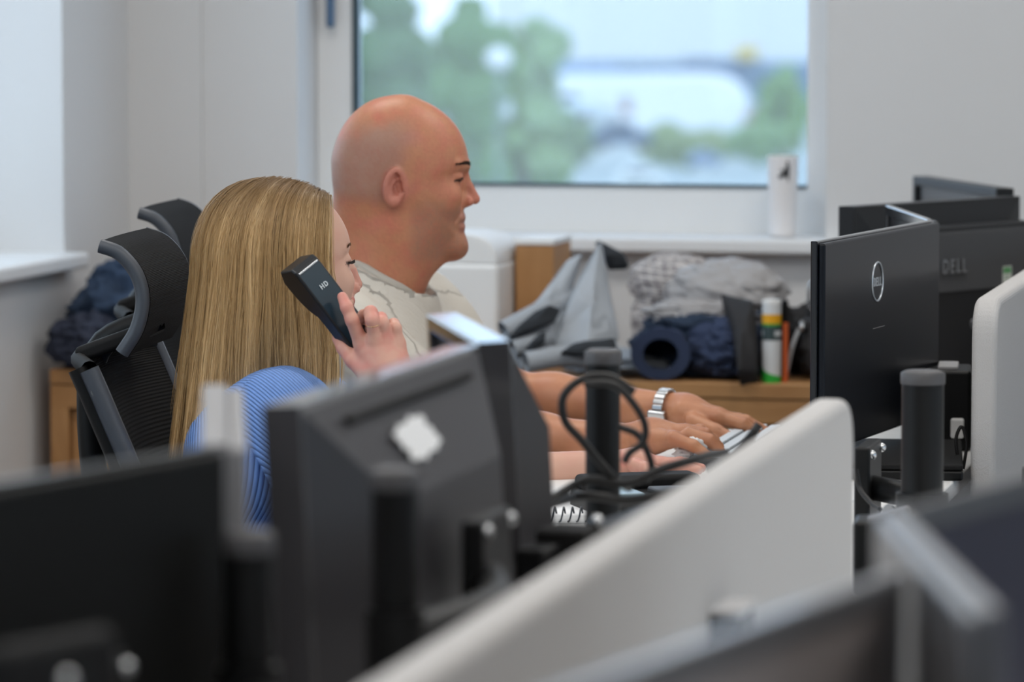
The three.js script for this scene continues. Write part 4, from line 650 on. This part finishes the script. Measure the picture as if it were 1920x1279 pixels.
// ---------- coats and things on the credenza ----------
function lump(center, rad, fold, s, uvs = 1, n = 80) {       // a crumpled heap of cloth
  const g = new THREE.SphereGeometry(1, n, Math.round(n * 0.7)), p = g.attributes.position;
  for (let i = 0; i < p.count; i++) {
    const x = p.getX(i), y = p.getY(i), z = p.getZ(i), a = noise(x * 2.1 + s, y * 2.6, z * 2.1 - s), r1 = 1 - Math.abs(noise(x * 2.4 + a * 1.2 + s * 3, y * 3.4 + a, z * 2.4)) * 2, r2 = 1 - Math.abs(noise(x * 5.5 + s, y * 6.2 + a * 2, z * 5.5 + s)) * 2;
    const k = 1 + fold * (0.8 * a + 0.75 * r1 + 0.32 * r2 - 0.55); p.setXYZ(i, x * k * rad[0], Math.max(y * k * rad[1], -rad[1] * 0.82), z * k * rad[2]);
  }
  g.computeVertexNormals(); const q = metric(g); return q.translate(...center);
}
const C0 = { grey: std('#a9b0b8', 0.85, { bumpMap: cloth, bumpScale: 0.001 }), darkCloth: std('#2b3036', 0.9), navy: std('#27384f', 0.85, { bumpMap: cloth, bumpScale: 0.001 }), navy2: std('#323f5c', 0.9, { bumpMap: cloth, bumpScale: 0.0012 }), black: std('#232326', 0.75), silver: std('#a7a6a8', 0.55) };
const stripes = canvasTex(256, 256, (c) => { c.fillStyle = '#a8a4a4'; c.fillRect(0, 0, 256, 256); c.strokeStyle = '#76727a'; c.lineWidth = 7; for (let i = -8; i < 16; i++) { c.beginPath(); c.moveTo(i * 32, 0); c.lineTo(i * 32 + 60, 256); c.stroke(); } c.strokeStyle = '#d6d2d0'; c.lineWidth = 5; for (let i = 0; i < 14; i++) { c.beginPath(); c.moveTo(0, i * 20); c.lineTo(256, i * 20 + 24); c.stroke(); } });
stripes.wrapS = stripes.wrapT = THREE.RepeatWrapping; stripes.repeat.set(6, 6);
function panel(pts, t, mat, parent, bulge = 0.012, name = 'coat_panel') {      // a stiff fold of cloth: outline given as points in space
  const c = pts.reduce((a, p) => a.add(p), V(0, 0, 0)).divideScalar(pts.length), n = V(0, 0, 0); for (let i = 0; i < pts.length; i++) n.add(pts[i].clone().sub(c).cross(pts[(i + 1) % pts.length].clone().sub(c))); n.normalize(); if (n.z < 0) n.negate();
  const P = [], I = [], rings = 8, m = pts.length * 6, out = new THREE.CatmullRomCurve3(pts, true, 'catmullrom', 0.12).getPoints(m).slice(0, m);
  for (let f = 0; f < 2; f++) { for (let r = 0; r <= rings; r++) for (let i = 0; i < m; i++) { const q = r / rings, p = c.clone().lerp(out[i], q), b = (f ? -0.4 : 1) * bulge * (1 - q * q) + 0.004 * noise(p.x * 40, p.y * 22, p.z * 40) + (f ? -t : 0); p.addScaledVector(n, b); P.push(p.x, p.y, p.z); } }
  const S = (rings + 1) * m; for (let f = 0; f < 2; f++) for (let r = 0; r < rings; r++) for (let i = 0; i < m; i++) { const a = f * S + r * m + i, b = f * S + r * m + (i + 1) % m; I.push(a, a + m, b, b, a + m, b + m); }
  for (let i = 0; i < m; i++) { const a = rings * m + i, b = rings * m + (i + 1) % m; I.push(a, a + S, b, b, a + S, b + S); }
  const g = new THREE.BufferGeometry(); g.setAttribute('position', new THREE.BufferAttribute(new Float32Array(P), 3)); g.setIndex(I); g.computeVertexNormals(); metric(g); return put(name, g, mat, parent);
}
const rel = (list, o) => list.map(([px, py, d]) => at(px, py, d).sub(o));
{ // grey coat heaped with its pale lapel standing up
  const o = V(-1.48, 0.72, -7.46), g = thing('grey_coat', 'pale grey coat thrown down with one pointed corner standing up', 'coat', o);
  panel(rel([[1035, 648, 7.42], [1066, 560, 7.44], [1126, 452, 7.52], [1142, 540, 7.48], [1160, 634, 7.42], [1100, 656, 7.38]], o), 0.012, C0.grey, g, 0.02);
  panel(rel([[930, 640, 7.40], [1010, 560, 7.44], [1062, 490, 7.52], [1092, 476, 7.54], [1068, 560, 7.48], [1045, 640, 7.42], [980, 690, 7.38]], o), 0.014, C0.grey, g, 0.022);
  for (const [pts, r] of [[[[945, 622, 7.40], [990, 598, 7.42], [1040, 572, 7.46], [1075, 560, 7.5]], 0.020], [[[960, 655, 7.38], [1005, 640, 7.40], [1040, 628, 7.44]], 0.016], [[[985, 680, 7.36], [1050, 668, 7.38], [1110, 668, 7.4], [1155, 660, 7.42]], 0.020]]) { const c = new THREE.CatmullRomCurve3(rel(pts, o)); const f = put('fold', new THREE.TubeGeometry(c, 30, r, 16, false), C0.grey, g); f.material.side = THREE.DoubleSide; }
  for (const pts of [[[1002, 585, 7.40], [1030, 572, 7.40], [1052, 580, 7.41], [1040, 602, 7.40], [1000, 618, 7.38], [955, 632, 7.37], [975, 608, 7.38]], [[985, 652, 7.36], [1008, 628, 7.37], [1022, 622, 7.37], [1020, 640, 7.36], [1000, 656, 7.36]], [[1052, 660, 7.35], [1080, 642, 7.36], [1150, 634, 7.37], [1156, 652, 7.36], [1110, 664, 7.35]]]) panel(rel(pts, o), 0.008, C0.darkCloth, g, 0.006, 'hollow_shade');  // dark sheets laid on the coat as shade in its hollows
  panel(rel([[1124, 450, 7.55], [1168, 476, 7.56], [1180, 500, 7.56], [1150, 500, 7.54], [1140, 480, 7.53]], o), 0.012, C0.darkCloth, g, 0.008, 'collar_corner');
  put('hem', lump([0.01, 0.02, 0.03], [0.115, 0.024, 0.08], 0.3, 4.2), C0.grey, g);
  const k = thing('striped_scarf', 'grey and brown striped scarf bunched beside the pointed coat corner', 'scarf', V(-1.405, 0.72, -7.57));
  put('cloth', lump([0, 0.165, 0], [0.085, 0.055, 0.05], 0.13, 8.1), std('#ffffff', 0.9, { map: stripes }), k);
  put('tail', lump([-0.02, 0.085, 0.0], [0.06, 0.095, 0.045], 0.13, 2.1), std('#ffffff', 0.9, { map: stripes }), k);
}
{
  const h = thing('silver_grey_jacket', 'smooth silver grey jacket lying over the blue bundle', 'jacket', V(-1.30, 0.72, -7.50));
  put('cloth', lump([0.01, 0.15, 0.0], [0.115, 0.064, 0.075], 0.12, 5.3), C0.silver, h); put('sleeve_fold', lump([-0.03, 0.115, 0.05], [0.10, 0.03, 0.05], 0.2, 1.9), C0.silver, h); put('dark_cuff', lump([0.045, 0.108, 0.055], [0.055, 0.022, 0.04], 0.4, 3.9), std('#6c6b6e', 0.7), h);
  const b = thing('blue_bundle', 'rolled dark blue trousers with an open leg end facing out', 'trousers', V(-1.34, 0.72, -7.42));
  put('heap', lump([0.03, 0.058, -0.03], [0.135, 0.07, 0.085], 0.3, 7.7), C0.navy, b);
  const roll = (x, z, r, len, tw) => { const G = new THREE.CylinderGeometry(r, r * 1.05, len, 48, 16, true), p = G.attributes.position; for (let i = 0; i < p.count; i++) { const k = 1 + 0.16 * noise(p.getX(i) * 60, p.getY(i) * 30 + tw, p.getZ(i) * 60); p.setX(i, p.getX(i) * k * 1.15); p.setZ(i, p.getZ(i) * k); } G.computeVertexNormals(); return metric(G.rotateX(Math.PI / 2).rotateY(tw)).translate(x, r * 1.2, z); };
  const dbl = C0.navy2.clone(); dbl.side = THREE.DoubleSide;
  put('leg_roll', roll(-0.045, 0.06, 0.042, 0.12, 0.12), dbl, b); put('leg_opening', new THREE.RingGeometry(0.028, 0.048, 40).scale(1.15, 1, 1), dbl, b, [-0.038, 0.051, 0.121], [0, 0.12, 0]);
  put('leg_fold', lump([0.07, 0.055, 0.045], [0.07, 0.056, 0.06], 0.25, 9.4), C0.navy2, b);
  const w = thing('black_bag', 'flat black bag slumped behind the sealant tube', 'bag', V(-1.15, 0.72, -7.50));
  panel(rel([[1352, 552, 7.50], [1412, 566, 7.46], [1420, 640, 7.42], [1418, 700, 7.40], [1385, 700, 7.38], [1372, 620, 7.44]], V(-1.15, 0.72, -7.50)), 0.04, C0.black, w, 0.02, 'flap'); put('body', lump([0.03, 0.06, -0.01], [0.075, 0.07, 0.06], 0.25, 6.6), C0.black, w);
  put('handle', tube(rel([[1440, 640, 7.46], [1468, 575, 7.46], [1480, 590, 7.46], [1468, 640, 7.46]], V(-1.15, 0.72, -7.50)), 0.008, 30, 8), C0.black, w);
}
{ // dark jacket at the left end
  const j = thing('navy_jacket', 'crumpled navy jacket lying on the left end of the credenza', 'jacket', V(-2.44, 0.72, -7.44));
  put('body', lump([0.02, 0.10, 0.0], [0.125, 0.095, 0.1], 0.30, 3.3), C0.navy, j); put('sleeve', lump([-0.055, 0.048, 0.10], [0.075, 0.055, 0.07], 0.25, 11.2), std('#2a3042', 0.8), j); put('hood', lump([0.03, 0.165, -0.02], [0.09, 0.045, 0.07], 0.35, 5.9), C0.navy, j);
}
{ // sealant tube, marker, black tin, key hook
  const p = at(1433, 712, 7.36), g = thing('sealant_tube', 'white tube with an orange band and a green foot on the credenza', 'tube', V(p.x, 0.72, -7.33));
  const wrap = canvasTex(256, 512, (c) => { c.fillStyle = '#d9dcde'; c.fillRect(0, 0, 256, 512); c.fillStyle = '#e8a91e'; c.fillRect(0, 70, 256, 60); c.fillStyle = '#3f9a3c'; c.fillRect(0, 130, 256, 16); c.fillStyle = '#3a4a4c'; c.fillRect(0, 146, 256, 92); c.fillStyle = '#c9ced0'; c.fillRect(20, 176, 70, 34); c.fillRect(150, 176, 70, 34); c.fillStyle = '#2fae3e'; for (const x of [-64, 64, 192]) { c.beginPath(); c.moveTo(x, 512); c.lineTo(x, 360); c.quadraticCurveTo(x + 20, 460, x + 128, 470); c.lineTo(x + 128, 512); c.fill(); } });
  put('barrel', cyl(0.0175, 0.0175, 0.146, 40).translate(0, 0.073, 0), [std('#ffffff', 0.4, { map: wrap }), MAT.white, MAT.white], g); put('cap', cyl(0.0172, 0.0178, 0.006, 40).translate(0, 0.149, 0), MAT.white, g);
  const q = at(1452, 712, 7.36), m = thing('orange_marker', 'thin black and orange stick upright beside the white tube', 'marker', V(q.x + 0.004, 0.72, -7.345));
  put('barrel', cyl(0.0065, 0.0065, 0.11, 20).translate(0, 0.055, 0), std('#d3622f', 0.5), m); put('cap', cyl(0.0068, 0.0068, 0.04, 20).translate(0, 0.13, 0), MAT.black, m); put('stripe', rbox(0.004, 0.1, 0.002, 0.0008), MAT.blackMatt, m, [-0.004, 0.06, 0.0055]);
  const r = at(1494, 700, 7.40), b = thing('black_backpack', 'black backpack with a silver carabiner beside the slab monitor', 'backpack', V(r.x + 0.02, 0.72, -7.42));
  put('body', lump([0.02, 0.065, 0], [0.06, 0.072, 0.06], 0.2, 15.4), C0.black, b);
  const ring = put('carabiner', tube([[-0.03, 0.13], [-0.012, 0.135], [-0.006, 0.16], [-0.016, 0.185], [-0.032, 0.18], [-0.036, 0.155]].map(([x, y]) => V(x + 0.024, y, 0.03)), 0.003, 60, 8, true), MAT.steel, b); put('gate', cyl(0.0035, 0.0035, 0.03, 10), MAT.steel, ring, [-0.012, 0.15, 0.03]);
  put('strap', tube([V(-0.02, 0.11, 0.05), V(-0.035, 0.07, 0.065), V(-0.045, 0.03, 0.06), V(-0.05, 0.004, 0.06)], 0.004, 30, 8), std('#aeb2b5', 0.5), b); put('buckle', new THREE.SphereGeometry(0.007, 16, 12), MAT.steel, b, [-0.02, 0.10, 0.058]);
}

// ---------- on the desks ----------
{
  const k = thing('keyboard', 'pale keyboard under the man\'s hands', 'keyboard', V(-0.955, 0.75, -5.86), 0.0);
  put('case', rbox(0.14, 0.016, 0.44, 0.005), std('#3c4146', 0.5), k, [0, 0.008, 0], [0, 0, -0.05]);
  const kg = rbox(0.0165, 0.006, 0.0165, 0.0018, 1), km = std('#cfd6dc', 0.5);
  for (let r = 0; r < 6; r++) for (let c = 0; c < 22; c++) put('key', kg, km, k, [-0.055 + r * 0.021, 0.0195 + (0.055 - r * 0.021) * 0.05 - 0.0015, -0.205 + c * 0.0195]);
  const p = onY(1300, 855, 0.765), t = thing('crumpled_tissue', 'small crumpled white tissue by the man\'s fingers', 'tissue', V(p.x, 0.75, p.z)); put('paper', lump([0, 0.02, 0], [0.026, 0.022, 0.022], 0.5, 21, 1, 40), MAT.paper, t);
}
const cable = (label, pts, r = 0.0035) => { const o = pts[0].clone(); tag(put('cable', tube(pts.map((p) => p.clone().sub(o)), r, 90, 8), MAT.cable, scene, o), label, 'cable', 'black cables on the desk'); };
{
  const d = 4.26, c = (l, dd = d) => l.map(([x, y, z]) => at(x, y, z ?? dd));
  cable('thick black cable looping out left of the bare arm pole', c([[1190, 735], [1140, 706], [1090, 712], [1056, 745], [1060, 790], [1090, 825], [1120, 862], [1150, 895], [1180, 915, 4.3]]), 0.0045);
  cable('black cable curling in front of the bare arm pole to its right', c([[1095, 720], [1150, 722], [1190, 760], [1210, 800], [1205, 830], [1180, 850], [1170, 868]], 4.24), 0.004);
  cable('black cable crossing from the bare arm pole to the desk', c([[1160, 800], [1195, 815], [1215, 850], [1222, 880], [1210, 905]], 4.28), 0.004);
  cable('black cable lying slack across the desk toward the divider', c([[1000, 960, 4.2], [1060, 920], [1100, 900], [1180, 905], [1240, 880], [1300, 862], [1360, 850, 4.6]]), 0.005);
  cable('black cable along the desk below the woman\'s hand', c([[1030, 945, 4.3], [1100, 930], [1180, 938], [1250, 925], [1330, 895, 4.5], [1410, 830, 4.7]]), 0.005);
  cable('grey cable end curving up over the divider edge', c([[1330, 880, 4.6], [1380, 850, 4.55], [1410, 815, 4.5], [1424, 795, 4.5]]), 0.005);
}
{ // coil notebook, papers, phone base, small boxes
  const p = onY(1068, 962, 0.755), n = thing('spiral_notebook', 'spiral notebook lying on the desk behind the crossbar', 'notebook', V(p.x, 0.75, p.z), 0.3);
  put('pages', rbox(0.10, 0.012, 0.14, 0.002), MAT.paper, n, [0, 0.006, 0]); const co = []; for (let i = 0; i <= 120; i++) { const a = i / 120 * 2 * Math.PI * 9; co.push(V(-0.05 + i / 120 * 0.1, 0.012 + 0.009 * Math.sin(a), 0.07 + 0.009 * Math.cos(a))); } put('coil', tube(co, 0.0012, 400, 6), std('#16202c', 0.3), n);
  for (const [px, py, w, l, a, lab, colr] of [[1240, 905, 0.07, 0.16, 0.2, 'blue white paper slip on the desk left of the divider', '#c3d8e2'], [1235, 945, 0.06, 0.14, 0.1, 'pale blue paper slip nearest the divider', '#b5cbe4'], [1050, 872, 0.08, 0.16, 0, 'white notepad under the woman\'s forearm', '#e3ecf5'], [1385, 892, 0.05, 0.1, 0.3, 'white paper corner against the divider', '#dfe5ea']]) { const q = onY(px, py, 0.757); tag(put('paper_pad', rbox(w, 0.008, l, 0.002), std(colr, 0.8), scene, [q.x, 0.7545, q.z], [0, a, 0]), lab, 'paper'); }
  const q = onY(1175, 935, 0.78), t = thing('desk_phone', 'black desk phone base among the cables', 'telephone', V(q.x + 0.03, 0.75, q.z - 0.03), 0.5);
  put('base', rbox(0.17, 0.035, 0.2, 0.01), MAT.black, t, [0, 0.0175, 0], [0, 0, 0]); put('keypad', rbox(0.07, 0.008, 0.09, 0.003), MAT.grey, t, [0.03, 0.038, 0.03]); put('display', rbox(0.05, 0.006, 0.08, 0.002), std('#9fb4bd', 0.2), t, [-0.05, 0.037, 0]); put('cradle', rbox(0.16, 0.02, 0.05, 0.008), MAT.blackMatt, t, [0, 0.042, -0.07]);
  const m = onY(1072, 1075, 0.79), b = thing('white_box', 'small white box just behind the divider edge', 'box', V(m.x, 0.75, m.z)); put('body', rbox(0.035, 0.07, 0.035, 0.004), MAT.white, b, [0, 0.035, 0]); put('lid', rbox(0.037, 0.012, 0.037, 0.003), MAT.paper, b, [0, 0.075, 0]);
  const e = V(-0.60, 0.75, -4.50), dk = thing('docking_station', 'black docking box standing upright between the dividers', 'dock', e, 0.1); put('case', rbox(0.055, 0.082, 0.07, 0.006), MAT.black, dk, [0, 0.041, 0]); put('port', rbox(0.012, 0.005, 0.002, 0.001), MAT.steel, dk, [0.008, 0.012, 0.0355]); put('top_clip', rbox(0.05, 0.012, 0.03, 0.004), MAT.midGrey, dk, [0.012, 0.086, 0.012], [0, 0, 0.3]);
  const ps = onY(1632, 925, 0.75); tag(put('paper_sheet', rbox(0.10, 0.004, 0.2, 0.001), MAT.paper, scene, [ps.x, 0.752, ps.z], [0, 0.3, 0]), 'white paper sheet on the desk below the slab monitor', 'paper');
  const cl = thing('screen_clip', 'black clip fixed to the grey divider above the bottom monitor', 'clip', onX(1368, 1168, -0.575)); put('body', rbox(0.03, 0.022, 0.07, 0.004), MAT.black, cl); put('jaw', rbox(0.03, 0.016, 0.03, 0.003), MAT.blackMatt, cl, [0.0, -0.02, 0.045], [0.5, 0, 0]); put('top_plate', rbox(0.034, 0.006, 0.075, 0.002), MAT.paleGrey, cl, [0.0, 0.013, 0]);
  const vp = at(95, 1240, 2.36), vm = thing('mount_bracket', 'dark rounded bracket in the very corner before the bottom left monitor', 'bracket', vp, 1.2); put('plate', rbox(0.11, 0.09, 0.02, 0.015, 4), MAT.blackMatt, vm, [0, -0.03, 0]); put('bolt', new THREE.SphereGeometry(0.006, 16, 12), MAT.steel, vm, [0.0, -0.01, 0.011]);
}
cable('thin black cable hanging behind the slab monitor to the desk', [at(1605, 880, 5.0), at(1612, 915, 5.0), at(1630, 940, 4.98), at(1650, 955, 4.95)], 0.003);
cable('thin black cable loop beside the far divider', [at(1800, 880, 5.75), at(1793, 820, 5.75), at(1803, 800, 5.75), at(1812, 830, 5.75), at(1806, 880, 5.75)], 0.0025);

{ const p = onY(1705, 885, 0.76), l = thing('shade_filler', 'added black shade laptop on the desk below the slab monitor', 'filler', V(-0.742, 0.75, -5.74), 0.12); put('base', rbox(0.19, 0.014, 0.34, 0.004), MAT.black, l, [0, 0.007, 0]); put('lid', rbox(0.19, 0.008, 0.34, 0.003), MAT.blackMatt, l, [0, 0.0185, 0]); }  // black slab added to make the darkness under the slab monitor
{ const k = thing('keyboard', 'black keyboard at the empty seat between the two left foreground monitors', 'keyboard', V(-1.13, 0.75, -3.98), 0.05); put('case', rbox(0.15, 0.02, 0.44, 0.006), MAT.black, k, [0, 0.01, 0]); const kg = rbox(0.0165, 0.006, 0.0165, 0.0018, 1); for (let r = 0; r < 5; r++) for (let c = 0; c < 20; c++) put('key', kg, MAT.blackMatt, k, [-0.045 + r * 0.021, 0.0225, -0.19 + c * 0.02]); }
{ const l = thing('power_box', 'black power box between the thick pole and the far divider', 'power box', V(-0.70, 0.75, -6.02), 0.1); put('case', rbox(0.07, 0.12, 0.12, 0.006), MAT.black, l, [0, 0.06, 0]); put('socket_strip', rbox(0.03, 0.006, 0.09, 0.002), MAT.paleGrey, l, [0, 0.122, 0]); put('plug', rbox(0.02, 0.03, 0.012, 0.004), MAT.white, l, [0.015, 0.035, 0.066]); }
renderer.render(scene, camera);
